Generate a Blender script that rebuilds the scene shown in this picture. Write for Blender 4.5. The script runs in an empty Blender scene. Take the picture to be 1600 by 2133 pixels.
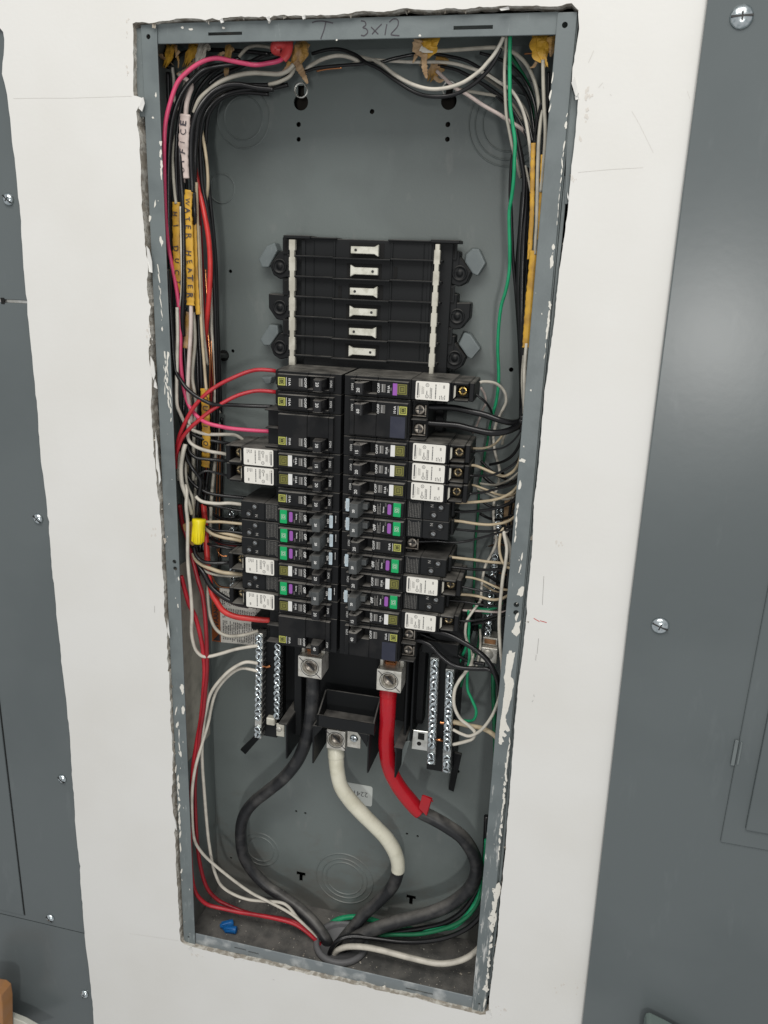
import bpy, bmesh, math, random
from mathutils import Vector, Matrix
from mathutils.geometry import tessellate_polygon
random.seed(4)
S = bpy.context.scene
COL = S.collection
PI = math.pi

# ------------------------------------------------------------------ camera
# place coordinates: x right, h up, d out of the wall (metres); Blender = (x, -d, h)
FPX = 1690.0
RX, RH, RD = [0.97188916, 0.03496874, -0.23282752], [0.10120228, -0.95493648, 0.27902404], [-0.21257838, -0.29474311, -0.93163133]      # camera axes (right, down, forward) in (x,h,d)
CAM = (0.38830634, 0.78948939, 0.70717778)
def V(x, h, d): return Vector((x, -d, h))
cd = bpy.data.cameras.new('camera'); cam = bpy.data.objects.new('camera', cd); COL.objects.link(cam)
cd.sensor_fit = 'HORIZONTAL'; cd.sensor_width = 36.0; cd.lens = 36.0 * FPX / 1600.0
cd.clip_start = 0.01; cd.clip_end = 100
r, dn, fw = V(*RX), V(*RH), V(*RD)
m = Matrix((r, -dn, -fw)).transposed().to_4x4(); m.translation = V(*CAM)
cam.matrix_world = m
S.camera = cam

# ------------------------------------------------------------------ light
w = bpy.data.worlds.new('World'); S.world = w; w.use_nodes = True
w.node_tree.nodes['Background'].inputs[0].default_value = (0.97, 0.985, 1.0, 1)
w.node_tree.nodes['Background'].inputs[1].default_value = 0.43
def area(name, x, h, d, tx, th, td, sx, sy, power, col):
    l = bpy.data.lights.new(name, 'AREA'); l.shape = 'RECTANGLE'; l.size = sx; l.size_y = sy
    l.energy = power; l.color = col
    o = bpy.data.objects.new(name, l); COL.objects.link(o); o.location = V(x, h, d)
    o.rotation_euler = (V(tx, th, td) - V(x, h, d)).to_track_quat('-Z', 'Y').to_euler()
    return o
area('area_light', 0.25, 2.25, 1.35, 0.2, 0.5, 0, 1.6, 0.9, 31, (1.0, 0.97, 0.92))  # broad ceiling light above and in front of the panel
area('area_light', 0.92, 0.55, 2.9, 0.4, 0.6, 0, 0.16, 0.30, 17, (1.0, 0.985, 0.95))  # small fill lamp added behind the camera for the right cover's highlight
S.view_settings.view_transform = 'Standard'; S.view_settings.look = 'None'
S.view_settings.exposure = 0.0; S.view_settings.gamma = 1.0
S.cycles.max_bounces = 8

# ------------------------------------------------------------------ helpers
def at(px, py, d):
    a, b = (px - 800.0) / FPX, (py - 1066.5) / FPX
    ray = [RX[i] * a + RH[i] * b + RD[i] for i in range(3)]
    k = (d - CAM[2]) / ray[2]
    return (CAM[0] + k * ray[0], CAM[1] + k * ray[1], d)
def at_h(px, py, h):
    a, b = (px - 800.0) / FPX, (py - 1066.5) / FPX
    ray = [RX[i] * a + RH[i] * b + RD[i] for i in range(3)]
    k = (h - CAM[1]) / ray[1]
    return (CAM[0] + k * ray[0], h, CAM[2] + k * ray[2])
def dist(p): return math.dist(p, CAM)

def mat(name, col, rough=0.5, metal=0.0, nscale=0, ncol=None, nlo=0.45, nhi=0.6, bump=0.0, bscale=400, dust=0.0, dustcol=(0.20, 0.19, 0.175), rough2=None, spec=0.5, coat=0):
    M = bpy.data.materials.new(name); M.use_nodes = True
    nt = M.node_tree; N = nt.nodes; L = nt.links; b = N['Principled BSDF']
    b.inputs['Base Color'].default_value = (*col, 1); b.inputs['Roughness'].default_value = rough
    b.inputs['Metallic'].default_value = metal; b.inputs['Specular IOR Level'].default_value = spec
    b.inputs['Coat Weight'].default_value = coat
    tc = N.new('ShaderNodeTexCoord'); out = None
    geo = N.new('ShaderNodeNewGeometry')
    if nscale:
        n = N.new('ShaderNodeTexNoise'); n.inputs['Scale'].default_value = nscale; n.inputs['Detail'].default_value = 6
        L.new(geo.outputs['Position'], n.inputs['Vector'])
        cr = N.new('ShaderNodeMapRange'); cr.inputs[1].default_value = nlo; cr.inputs[2].default_value = nhi
        L.new(n.outputs['Fac'], cr.inputs[0])
        mx = N.new('ShaderNodeMix'); mx.data_type = 'RGBA'
        mx.inputs[6].default_value = (*col, 1); mx.inputs[7].default_value = (*(ncol or col), 1)
        L.new(cr.outputs[0], mx.inputs[0]); out = mx.outputs[2]
        if rough2 is not None:
            rm = N.new('ShaderNodeMapRange'); rm.inputs[3].default_value = rough; rm.inputs[4].default_value = rough2
            L.new(cr.outputs[0], rm.inputs[0]); L.new(rm.outputs[0], b.inputs['Roughness'])
    if dust:
        sx = N.new('ShaderNodeSeparateXYZ'); L.new(geo.outputs['Normal'], sx.inputs[0])
        mr = N.new('ShaderNodeMapRange'); mr.inputs[1].default_value = 0.35; mr.inputs[2].default_value = 0.9
        L.new(sx.outputs[2], mr.inputs[0])
        dn_ = N.new('ShaderNodeTexNoise'); dn_.inputs['Scale'].default_value = 70; dn_.inputs['Detail'].default_value = 5
        L.new(geo.outputs['Position'], dn_.inputs['Vector'])
        m2 = N.new('ShaderNodeMapRange'); m2.inputs[1].default_value = 0.3; m2.inputs[2].default_value = 0.7
        m2.inputs[3].default_value = 0.25 * dust; m2.inputs[4].default_value = dust
        L.new(dn_.outputs['Fac'], m2.inputs[0])
        mu = N.new('ShaderNodeMath'); mu.operation = 'MULTIPLY'
        L.new(mr.outputs[0], mu.inputs[0]); L.new(m2.outputs[0], mu.inputs[1])
        md = N.new('ShaderNodeMix'); md.data_type = 'RGBA'; md.inputs[6].default_value = (*col, 1)
        if out: L.new(out, md.inputs[6])
        md.inputs[7].default_value = (*dustcol, 1); L.new(mu.outputs[0], md.inputs[0]); out = md.outputs[2]
    if out: L.new(out, b.inputs['Base Color'])
    if bump:
        bn = N.new('ShaderNodeTexNoise'); bn.inputs['Scale'].default_value = bscale; bn.inputs['Detail'].default_value = 4
        L.new(geo.outputs['Position'], bn.inputs['Vector'])
        bp = N.new('ShaderNodeBump'); bp.inputs['Strength'].default_value = bump; bp.inputs['Distance'].default_value = 0.001
        L.new(bn.outputs['Fac'], bp.inputs['Height']); L.new(bp.outputs[0], b.inputs['Normal'])
    return M
M = {}
M['wall'] = mat('wall_paint', (0.735, 0.730, 0.705), 0.6, nscale=7, ncol=(0.69, 0.68, 0.645), nlo=0.42, nhi=0.75, bump=0.10, bscale=260)
M['gyp'] = mat('gypsum_edge', (0.40, 0.36, 0.30), 0.95, nscale=140, ncol=(0.72, 0.69, 0.62), bump=1.0, bscale=1200)
M['cavity'] = mat('cavity_dark', (0.03, 0.026, 0.022), 0.95)
M['grey'] = mat('grey_enamel', (0.155, 0.178, 0.18), 0.42, nscale=14, ncol=(0.135, 0.155, 0.157), bump=0.06, bscale=700)
M['back'] = mat('grey_enamel_inside', (0.152, 0.176, 0.171), 0.42, nscale=10, ncol=(0.132, 0.152, 0.148), bump=0.08, bscale=500, dust=0.4)
M['flange'] = mat('grey_flange', (0.158, 0.184, 0.187), 0.4, nscale=35, ncol=(0.135, 0.158, 0.162), bump=0.1, bscale=500)
M['flange_low'] = mat('worn_flange', (0.19, 0.215, 0.225), 0.38, nscale=60, ncol=(0.42, 0.44, 0.44), nlo=0.52, nhi=0.72, bump=0.15, bscale=500)
M['floorm'] = mat('dirty_floor', (0.165, 0.158, 0.145), 0.85, nscale=45, ncol=(0.085, 0.084, 0.080), nlo=0.4, nhi=0.62, bump=0.5, bscale=600)
M['cover'] = mat('cover_enamel', (0.122, 0.140, 0.144), 0.27, nscale=5, ncol=(0.110, 0.127, 0.131), spec=0.34, bump=0.03, bscale=120)
M['black'] = mat('black_plastic', (0.009, 0.0095, 0.0105), 0.45, dust=0.95, spec=0.22, dustcol=(0.21, 0.20, 0.18), bump=0.05, bscale=900)
M['black2'] = mat('black_moulding', (0.011, 0.012, 0.013), 0.5, dust=0.7, bump=0.05, bscale=900, spec=0.22)
M['bface'] = mat('breaker_face', (0.009, 0.0095, 0.0105), 0.4, nscale=60, ncol=(0.016, 0.016, 0.0165), dust=1.0, spec=0.22, dustcol=(0.30, 0.285, 0.26))
M['mould'] = mat('moulded_print', (0.15, 0.145, 0.135), 0.7)
M['hole'] = mat('hole_black', (0.004, 0.004, 0.004), 0.9)
M['tin'] = mat('tin_bar', (0.80, 0.80, 0.76), 0.33, 0.9, nscale=120, ncol=(0.62, 0.61, 0.56), bump=0.1)
M['ivory'] = mat('rail_ivory', (0.62, 0.60, 0.52), 0.45, 0.2, nscale=90, ncol=(0.48, 0.46, 0.39))
M['alu'] = mat('lug_aluminium', (0.72, 0.70, 0.64), 0.4, 0.5, nscale=150, ncol=(0.55, 0.53, 0.47), bump=0.1)
M['zinc'] = mat('zinc_screw', (0.74, 0.80, 0.82), 0.2, 1.0, nscale=400, ncol=(0.55, 0.62, 0.64))
M['zincd'] = mat('slot_dark', (0.05, 0.05, 0.05), 0.5, 0.6)
M['brass2'] = mat('dull_brass_screw', (0.50, 0.40, 0.24), 0.35, 0.9, nscale=300, ncol=(0.25, 0.19, 0.10))
M['sticker'] = mat('white_sticker', (0.60, 0.63, 0.60), 0.4)
M['bar'] = mat('plated_bar', (0.42, 0.43, 0.42), 0.38, 0.8, nscale=160, ncol=(0.25, 0.26, 0.26), bump=0.1)
M['brass'] = mat('brass_screw', (0.72, 0.50, 0.16), 0.25, 1.0)
M['copper'] = mat('bare_copper', (0.72, 0.30, 0.13), 0.28, 1.0)
M['olive'] = mat('olive_ink', (0.19, 0.185, 0.04), 0.5)
M['darkolive'] = mat('dark_olive_ink', (0.045, 0.042, 0.006), 0.5)
M['lime'] = mat('lime_ink', (0.42, 0.43, 0.10), 0.5)
M['white'] = mat('white_ink', (0.72, 0.72, 0.70), 0.5)
M['grayink'] = mat('grey_ink', (0.33, 0.32, 0.30), 0.6)
M['label'] = mat('label_paper', (0.78, 0.76, 0.70), 0.45)
M['ink'] = mat('label_ink', (0.10, 0.10, 0.10), 0.6)
M['marker'] = mat('marker_ink', (0.045, 0.04, 0.05), 0.5)
M['green'] = mat('green_button', (0.0, 0.36, 0.11), 0.4)
M['purple'] = mat('purple_ink', (0.30, 0.09, 0.40), 0.45)
M['bluew'] = mat('pale_blue_label', (0.52, 0.62, 0.68), 0.45)
M['bluegrey'] = mat('blue_grey_label', (0.018, 0.021, 0.040), 0.5, nscale=80, ncol=(0.026, 0.029, 0.048))
M['ghandle'] = mat('grey_handle', (0.062, 0.068, 0.070), 0.5, nscale=120, ncol=(0.085, 0.09, 0.09), spec=0.35, dust=0.5)
M['bhandle'] = mat('black_handle', (0.009, 0.009, 0.010), 0.38, dust=0.9)
M['dustcap'] = mat('dusty_handle_top', (0.30, 0.285, 0.26), 0.8, nscale=500, ncol=(0.16, 0.15, 0.14))
M['stab'] = mat('stab_plating', (0.80, 0.79, 0.70), 0.38, 0.35, nscale=140, ncol=(0.62, 0.61, 0.52))
M['wellscrew'] = mat('recessed_screw', (0.16, 0.16, 0.16), 0.4, 0.6)
M['oldscrew'] = mat('tarnished_screw', (0.34, 0.31, 0.27), 0.4, 0.85, nscale=200, ncol=(0.20, 0.17, 0.14))
def wm(name, c, rough=0.38, v=0.70, **k): return mat(name, c, rough, nscale=75, nlo=0.45, nhi=0.72, ncol=tuple(x * v for x in c), bump=0.05, bscale=300, **k)
M['w_black'] = wm('black_insulation', (0.008, 0.008, 0.009), 0.3)
M['w_white'] = wm('white_insulation', (0.60, 0.565, 0.49))
M['w_grey'] = wm('greyed_white_insulation', (0.44, 0.415, 0.35))
M['w_tan'] = wm('tan_insulation', (0.52, 0.43, 0.29))
M['w_pink'] = wm('pale_pink_insulation', (0.62, 0.52, 0.48))
M['w_red'] = wm('red_insulation', (0.47, 0.020, 0.032))
M['w_bred'] = wm('bright_red_insulation', (0.60, 0.038, 0.034))
M['w_dred'] = wm('dark_red_insulation', (0.28, 0.012, 0.02))
M['w_mag'] = wm('magenta_insulation', (0.68, 0.07, 0.17), v=0.85)
M['w_green'] = wm('green_insulation', (0.015, 0.34, 0.15))
M['w_dgreen'] = wm('dark_green_insulation', (0.01, 0.15, 0.065))
M['w_copper'] = M['copper']
M['cable'] = mat('feeder_jacket', (0.017, 0.018, 0.020), 0.42, nscale=55, ncol=(0.085, 0.083, 0.08), nlo=0.5, nhi=0.85, bump=0.15, bscale=160, dust=0.95, spec=0.4)
M['tape_red'] = mat('red_tape', (0.44, 0.008, 0.016), 0.24, nscale=60, ncol=(0.42, 0.01, 0.02), bump=0.2, bscale=120)
M['tape_white'] = mat('white_tape', (0.70, 0.68, 0.56), 0.35, nscale=60, ncol=(0.62, 0.60, 0.48), bump=0.2, bscale=120)
M['yellow'] = mat('yellow_jacket', (0.60, 0.34, 0.035), 0.5, nscale=70, ncol=(0.42, 0.23, 0.035), bump=0.2, bscale=300)
M['yellow_d'] = mat('yellow_jacket_torn', (0.42, 0.24, 0.06), 0.6, nscale=90, ncol=(0.45, 0.30, 0.17), bump=0.4, bscale=300)
M['paper'] = mat('kraft_filler', (0.45, 0.31, 0.18), 0.9, nscale=90, ncol=(0.30, 0.19, 0.10), bump=0.6, bscale=300)
M['nutyellow'] = mat('wire_nut_yellow', (0.80, 0.66, 0.01), 0.35)
M['nutblue'] = mat('wire_nut_blue', (0.01, 0.14, 0.42), 0.4)
M['redplastic'] = mat('red_sleeve', (0.60, 0.06, 0.06), 0.4)
M['orange'] = mat('warning_orange', (0.42, 0.11, 0.025), 0.5, nscale=60, ncol=(0.30, 0.08, 0.02))
M['paint'] = mat('white_paint_fleck', (0.72, 0.70, 0.64), 0.6)
M['bushing'] = mat('grey_bushing', (0.16, 0.16, 0.165), 0.55)
M['card'] = mat('cardboard', (0.36, 0.18, 0.08), 0.8, nscale=50, ncol=(0.36, 0.17, 0.06))
M['pale'] = mat('pale_board', (0.55, 0.56, 0.50), 0.6)
M['seafoam'] = mat('pale_green_plastic', (0.155, 0.20, 0.185), 0.6)
M['stain'] = mat('wall_stain', (0.62, 0.60, 0.565), 0.7)
M['smudge'] = mat('faint_smudge', (0.65, 0.62, 0.575), 0.7)
M['redink'] = mat('red_pencil', (0.55, 0.05, 0.04), 0.6)

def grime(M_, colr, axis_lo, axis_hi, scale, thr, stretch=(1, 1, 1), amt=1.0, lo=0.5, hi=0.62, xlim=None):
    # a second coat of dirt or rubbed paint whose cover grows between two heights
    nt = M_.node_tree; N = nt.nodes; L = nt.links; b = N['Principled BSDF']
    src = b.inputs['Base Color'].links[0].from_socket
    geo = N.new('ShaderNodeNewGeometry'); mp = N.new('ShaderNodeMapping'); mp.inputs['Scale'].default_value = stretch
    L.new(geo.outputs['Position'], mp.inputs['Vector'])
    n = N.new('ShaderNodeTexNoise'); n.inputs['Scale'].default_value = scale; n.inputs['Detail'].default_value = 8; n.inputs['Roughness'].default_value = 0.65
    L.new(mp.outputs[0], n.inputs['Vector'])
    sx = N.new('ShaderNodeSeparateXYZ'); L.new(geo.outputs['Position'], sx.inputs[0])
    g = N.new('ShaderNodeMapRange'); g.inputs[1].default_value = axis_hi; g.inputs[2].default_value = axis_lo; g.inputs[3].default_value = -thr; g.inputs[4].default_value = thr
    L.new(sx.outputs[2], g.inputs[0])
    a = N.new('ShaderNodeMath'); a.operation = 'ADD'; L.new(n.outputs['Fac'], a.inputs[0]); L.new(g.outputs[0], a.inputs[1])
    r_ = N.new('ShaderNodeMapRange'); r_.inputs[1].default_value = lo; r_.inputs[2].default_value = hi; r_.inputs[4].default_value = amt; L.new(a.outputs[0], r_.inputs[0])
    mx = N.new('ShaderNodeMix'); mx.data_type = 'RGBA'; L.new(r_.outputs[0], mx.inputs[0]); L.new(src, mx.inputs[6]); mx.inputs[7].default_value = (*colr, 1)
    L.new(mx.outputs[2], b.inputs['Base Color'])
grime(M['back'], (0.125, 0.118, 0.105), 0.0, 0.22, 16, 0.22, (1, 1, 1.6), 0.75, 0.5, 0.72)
grime(M['back'], (0.24, 0.245, 0.235), 0.0, 1.0, 60, 0.0, (1.0, 1, .35), 0.35, 0.60, 0.74)
grime(M['cover'], (0.17, 0.19, 0.195), 0.0, 1.0, 40, 0.0, (1, 1, .25), 0.35, 0.60, 0.75)
M['flange_r'] = mat('rubbed_flange', (0.152, 0.176, 0.180), 0.4, nscale=35, ncol=(0.130, 0.152, 0.156), bump=0.1, bscale=500)
grime(M['flange_r'], (0.58, 0.58, 0.56), 0.0, 0.55, 120, 0.10, (1.6, 1, .22), 0.85, 0.58, 0.68)
grime(M['flange'], (0.30, 0.33, 0.33), 0.0, 0.9, 150, 0.04, (1.6, 1, .3), 0.6, 0.60, 0.70)
class MB:
    def __init__(s): s.v = []; s.f = []; s.m = []; s.s = []
    def face(s, pts, mi=0, sm=False):
        i = len(s.v); s.v += [tuple(p) for p in pts]; s.f.append(tuple(range(i, i + len(pts)))); s.m.append(mi); s.s.append(sm)
    def mesh(s, vs, fs, mi=0, sm=False):
        i = len(s.v); s.v += [tuple(p) for p in vs]
        for f in fs: s.f.append(tuple(i + k for k in f)); s.m.append(mi); s.s.append(sm)
    def box(s, x0, x1, h0, h1, d0, d1, mi=0, tx=0, th=0):
        # tx/th: inset of the front (d1) face
        b = [V(x0, h0, d0), V(x1, h0, d0), V(x1, h1, d0), V(x0, h1, d0),
             V(x0 + tx, h0 + th, d1), V(x1 - tx, h0 + th, d1), V(x1 - tx, h1 - th, d1), V(x0 + tx, h1 - th, d1)]
        s.mesh(b, [(3, 2, 1, 0), (4, 5, 6, 7), (0, 1, 5, 4), (1, 2, 6, 5), (2, 3, 7, 6), (3, 0, 4, 7)], mi)
    def prism(s, poly, d0, d1, mi=0, mside=None):
        # poly: list of (x,h); extruded from d0 (back) to d1 (front)
        n = len(poly); vs = [V(x, h, d0) for x, h in poly] + [V(x, h, d1) for x, h in poly]
        area2 = sum(poly[i][0] * poly[(i + 1) % n][1] - poly[(i + 1) % n][0] * poly[i][1] for i in range(n))
        fr = tuple(range(n, 2 * n)); bk = tuple(reversed(range(n)))
        sd = [(i, (i + 1) % n, n + (i + 1) % n, n + i) for i in range(n)]
        if area2 < 0: fr = fr[::-1]; bk = bk[::-1]; sd = [q[::-1] for q in sd]
        s.mesh(vs, [fr], mi); s.mesh(vs, [bk] + sd, mi if mside is None else mside)
    def plate(s, pts, off, mi=0):
        # pts: 3D place points (x,h,d), off: (dx,dh,dd) thickness
        n = len(pts); a = [V(*p) for p in pts]; o = V(*off); vs = a + [p + o for p in a]
        s.mesh(vs, [tuple(range(n)), tuple(reversed(range(n, 2 * n)))] + [(i, n + i, n + (i + 1) % n, (i + 1) % n) for i in range(n)], mi)
    def lathe(s, c, prof, n=16, mi=0, sm=True, axis='d', squash=1.0, cap=True):
        # prof: (radius, along) revolved about the axis through c (x,h,d)
        rings = []
        for r_, a_ in prof:
            ring = []
            for k in range(n):
                t = 2 * PI * k / n; cx, sy = math.cos(t) * r_, math.sin(t) * r_ * squash
                if axis == 'd': ring.append(V(c[0] + cx, c[1] + sy, c[2] + a_))
                elif axis == 'h': ring.append(V(c[0] + cx, c[1] + a_, c[2] + sy))
                else: ring.append(V(c[0] + a_, c[1] + cx, c[2] + sy))
            rings.append(ring)
        vs = [p for q in rings for p in q]; fs = []
        for j in range(len(rings) - 1):
            for k in range(n):
                a, b = j * n + k, j * n + (k + 1) % n
                fs.append((a, b, b + n, a + n))
        if cap and prof[0][0] > 1e-6: fs.append(tuple(reversed(range(n))))
        if cap and prof[-1][0] > 1e-6: fs.append(tuple(range((len(rings) - 1) * n, len(rings) * n)))
        s.mesh(vs, fs, mi, sm)
    def tube(s, pts, rad, n=10, mi=0, flat=1.0, flatdir=None, cap=True):
        # pts: Blender vectors; rad number or list
        k = len(pts); R = rad if isinstance(rad, (list, tuple)) else [rad] * k
        T = [(pts[min(i + 1, k - 1)] - pts[max(i - 1, 0)]).normalized() for i in range(k)]
        nrm = flatdir or Vector((0, -1, 0))
        nrm = (nrm - T[0] * nrm.dot(T[0])).normalized(); vs = []
        for i in range(k):
            nrm = (nrm - T[i] * nrm.dot(T[i]))
            nrm = nrm.normalized() if nrm.length > 1e-6 else T[i].orthogonal().normalized()
            bi = T[i].cross(nrm)
            for j in range(n):
                t = 2 * PI * j / n
                vs.append(pts[i] + (nrm * math.cos(t) * flat + bi * math.sin(t)) * R[i])
        fs = [(i * n + j, i * n + (j + 1) % n, (i + 1) * n + (j + 1) % n, (i + 1) * n + j) for i in range(k - 1) for j in range(n)]
        if cap: fs += [tuple(reversed(range(n))), tuple(range((k - 1) * n, k * n))]
        s.mesh(vs, fs, mi, True)
    def build(s, name, mats, parent=None, bevel=0, seg=1):
        me = bpy.data.meshes.new(name); me.from_pydata([tuple(v) for v in s.v], [], s.f)
        for mm in (mats if isinstance(mats, (list, tuple)) else [mats]): me.materials.append(M[mm])
        me.polygons.foreach_set('material_index', s.m); me.polygons.foreach_set('use_smooth', s.s)
        me.update()
        bm = bmesh.new(); bm.from_mesh(me); bmesh.ops.remove_doubles(bm, verts=bm.verts, dist=2e-6)
        bmesh.ops.recalc_face_normals(bm, faces=bm.faces)
        if bevel:
            ed = [e for e in bm.edges if len(e.link_faces) == 2 and e.calc_face_angle(0) > 0.6 and not e.link_faces[0].smooth]
            if ed: bmesh.ops.bevel(bm, geom=ed, offset=bevel, segments=seg, affect='EDGES', profile=0.6, clamp_overlap=True)
        bm.to_mesh(me); bm.free()
        return link(name, me, parent)
def link(name, me, parent=None):
    o = bpy.data.objects.new(name, me); COL.objects.link(o)
    if parent: o.parent = parent
    return o
def tag(o, label, cat, group=None):
    o['label'] = label; o['category'] = cat
    if group: o['group'] = group
    return o
def thing(name, p, label, cat, group=None, rot=0):
    o = bpy.data.objects.new(name, None); COL.objects.link(o); o.location = V(*p); o.empty_display_size = 0.01
    o.rotation_euler = (0, rot, 0); return tag(o, label, cat, group)
def keep(o, parent):           # parent an object built in place coordinates to an Empty standing elsewhere
    o.parent = parent; o.matrix_parent_inverse = parent_matrix(parent).inverted(); return o
def parent_matrix(p):
    return Matrix.Translation(p.location) @ p.rotation_euler.to_matrix().to_4x4()
def structure(o): o['kind'] = 'structure'; return o

def cut(o, cutter):
    md = o.modifiers.new('b', 'BOOLEAN'); md.object = cutter; md.operation = 'DIFFERENCE'; md.solver = 'EXACT'
    dg = bpy.context.evaluated_depsgraph_get(); me = bpy.data.meshes.new_from_object(o.evaluated_get(dg))
    o.modifiers.clear(); old = o.data; o.data = me; bpy.data.meshes.remove(old)
    cm = cutter.data; bpy.data.objects.remove(cutter); bpy.data.meshes.remove(cm)

TXT = {}
def text_geo(s_, size, bold=0.0):
    k = (s_, bold)
    if k not in TXT:
        c = bpy.data.curves.new('t', 'FONT'); c.body = s_; c.size = 1.0; c.align_x = 'CENTER'; c.align_y = 'CENTER'; c.offset = bold
        c.resolution_u = 2
        o = bpy.data.objects.new('t', c); COL.objects.link(o)
        dg = bpy.context.evaluated_depsgraph_get(); me = bpy.data.meshes.new_from_object(o.evaluated_get(dg))
        TXT[k] = ([tuple(v.co) for v in me.vertices], [tuple(p.vertices) for p in me.polygons])
        bpy.data.objects.remove(o); bpy.data.curves.remove(c); bpy.data.meshes.remove(me)
    return TXT[k]
def put_text(mb, s_, org, adv, up, size, mi=0, bold=0.0, wx=1.0):
    # org: Blender point; adv/up: Blender directions
    vs, fs = text_geo(s_, size, bold)
    mb.mesh([org + adv * (v[0] * size * wx) + up * (v[1] * size) for v in vs], fs, mi)

def smooth(pts, n=6):
    out = []; k = len(pts)
    for i in range(k - 1):
        p0, p1, p2, p3 = pts[max(i - 1, 0)], pts[i], pts[i + 1], pts[min(i + 2, k - 1)]
        for j in range(n):
            t = j / n
            out.append(0.5 * ((2 * p1) + (p2 - p0) * t + (2 * p0 - 5 * p1 + 4 * p2 - p3) * t * t + (3 * p1 - p0 - 3 * p2 + p3) * t ** 3))
    out.append(pts[-1]); return out
XM, HM, BOXD = 0.362, 0.975, -0.095
def parse(s_, rr):
    raw = []
    for tk in s_.split():
        q = [float(a) for a in tk.split(',')]; raw.append([q[0], q[1], q[2] / 1000 if len(q) > 2 else None])
    idx = [i for i, q in enumerate(raw) if q[2] is not None]
    for i, q in enumerate(raw):
        if q[2] is None:
            a = max([j for j in idx if j < i], default=None); b = min([j for j in idx if j > i], default=None)
            if a is None: q[2] = raw[b][2]
            elif b is None: q[2] = raw[a][2]
            else: q[2] = raw[a][2] + (raw[b][2] - raw[a][2]) * (i - a) / (b - a)
    out = []
    for x, y, d in raw:
        lo, hi = 0.002 + rr, XM - 0.002 - rr
        for _ in range(60):
            p = at(x, y, d)
            if p[0] < lo and d < -0.002 - rr: d += 0.0015
            elif p[0] > hi and d > BOXD + rr and p[0] > hi: break
            else: break
        p = list(at(x, y, d)); p[0] = min(p[0], hi); p[1] = min(p[1], HM - 0.003 - rr)
        out.append(p)
    return out
def px2r(wpx, p): return wpx / 2 * dist(p) / FPX
def wire(matn, wpx, label, path, group=None, name='wire', end_h=None, tags=None, cat='wire', n=10):
    raw = parse(path, 0.0015); mid = raw[len(raw) // 2]
    r_ = px2r(wpx, mid)
    raw = parse(path, r_)
    pts = [V(*p) for p in raw]
    if end_h is not None:
        q = raw[-1]; pts.append(V(q[0] + end_h[0], end_h[1], q[2] + (end_h[2] if len(end_h) > 2 else 0)))
    mb = MB(); mb.tube(smooth(pts), r_, n)
    o = mb.build(name, matn); tag(o, label, cat, group); return o

# ================================================================== SETTING
def pxpoly(s_, d): return [at(*map(float, tk.split(',')), d)[:2] for tk in s_.split()]
def ragged(pts, step, amp, rnd):
    # walks the outline with noise of several sizes, so no tooth repeats
    out = []; n = len(pts); a1 = a2 = 0.0
    for i in range(n):
        a, b = pts[i], pts[(i + 1) % n]; L_ = math.dist(a, b); k = max(1, int(L_ / (step * .5)))
        for j in range(k):
            t = j / k; x, h = a[0] + (b[0] - a[0]) * t, a[1] + (b[1] - a[1]) * t
            a1 = a1 * .9 + rnd.gauss(0, .35) * amp; a2 = a2 * .5 + rnd.gauss(0, .35) * amp
            if rnd.random() < .03: a2 += amp * rnd.choice((-1.6, 1.6))
            q = (a1 + a2) * (.55 if x > .3 else 1) if L_ < .5 else 0
            nx, nh = -(b[1] - a[1]) / (L_ or 1), (b[0] - a[0]) / (L_ or 1)
            out.append((x + nx * q, h + nh * q))
    return out
WD = 0.004
def wpts(s_): return [at(*map(float, tk.split(',')), WD)[:2] for tk in s_.split()]
hole = wpts('276,49 277,90 277,131 279,197 296,204 292,215 285,232 290,279 292,320 294,361 297,427 302,509 308,558 307,590 310,623 313,689 310,733 317,798 315,848 320,930 323,979 330,1028 335,1110 338,1176 341,1258 346,1323 349,1399 352,1400 356,1469 357,1527 359,1589 359,1658 364,1726 366,1795 371,1881 376,1962 384,1968 427,1980 484,1993 537,2006 602,2019 681,2038 760,2056 850,2077 940,2099 1000,2114 1017,2112 1019,2090 1025,2030 1038,1940 1048,1820 1056,1730 1063,1640 1072,1520 1081,1420 1092,1340 1101,1227 1110,1120 1115,1049 1122,978 1129,892 1138,799 1147,728 1156,658 1162,588 1172,517 1181,447 1184,400 1183,420 1189,345 1201,255 1205,195 1192,174 1194,140 1201,105 1207,60 1206,20 1191,6 1170,12 1050,15 930,18 840,22 750,27 660,30 570,34 480,36 390,39 324,45')
rr = random.Random(7)
hole = ragged(hole, 0.006, 0.0007, rr)
left = wpts('0,56 8,66 10,82 7,131 5,154 13,197 20,246 25,295 31,345 36,394 43,476 49,558 56,640 62,700 67,756 77,848 84,923 87,962 95,1028 103,1110 110,1192 115,1258 123,1333 130,1400 139,1486 146,1555 151,1623 158,1709 165,1795 172,1881 177,1950 184,2001 191,2070 196,2133')
left = left + [(left[-1][0], -0.42), (-0.6, -0.42), (-0.6, left[0][1])]
left = ragged(left, 0.012, 0.0006, rr)
outer = [(-0.9, -0.75), (1.3, -0.75), (1.3, 1.6), (-0.9, 1.6)]
mb = MB()
loops = [outer, left[::-1] if False else left, hole]
flat = [p for l in loops for p in l]
tris = tessellate_polygon([[Vector((x, h, 0)) for x, h in l] for l in loops])
mb.mesh([V(x, h, WD) for x, h in flat], tris, 0)
TH = -0.0095
for l in loops[1:]:
    n = len(l); vs = [V(x, h, WD) for x, h in l] + [V(x, h, TH) for x, h in l]
    mb.mesh(vs, [(i, (i + 1) % n, n + (i + 1) % n, n + i) for i in range(n)], 1)
structure(mb.build('wall', ['wall', 'gyp']))
mb = MB(); mb.face([V(-0.9, -0.75, -0.13), V(1.3, -0.75, -0.13), V(1.3, 1.6, -0.13), V(-0.9, 1.6, -0.13)])
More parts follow.
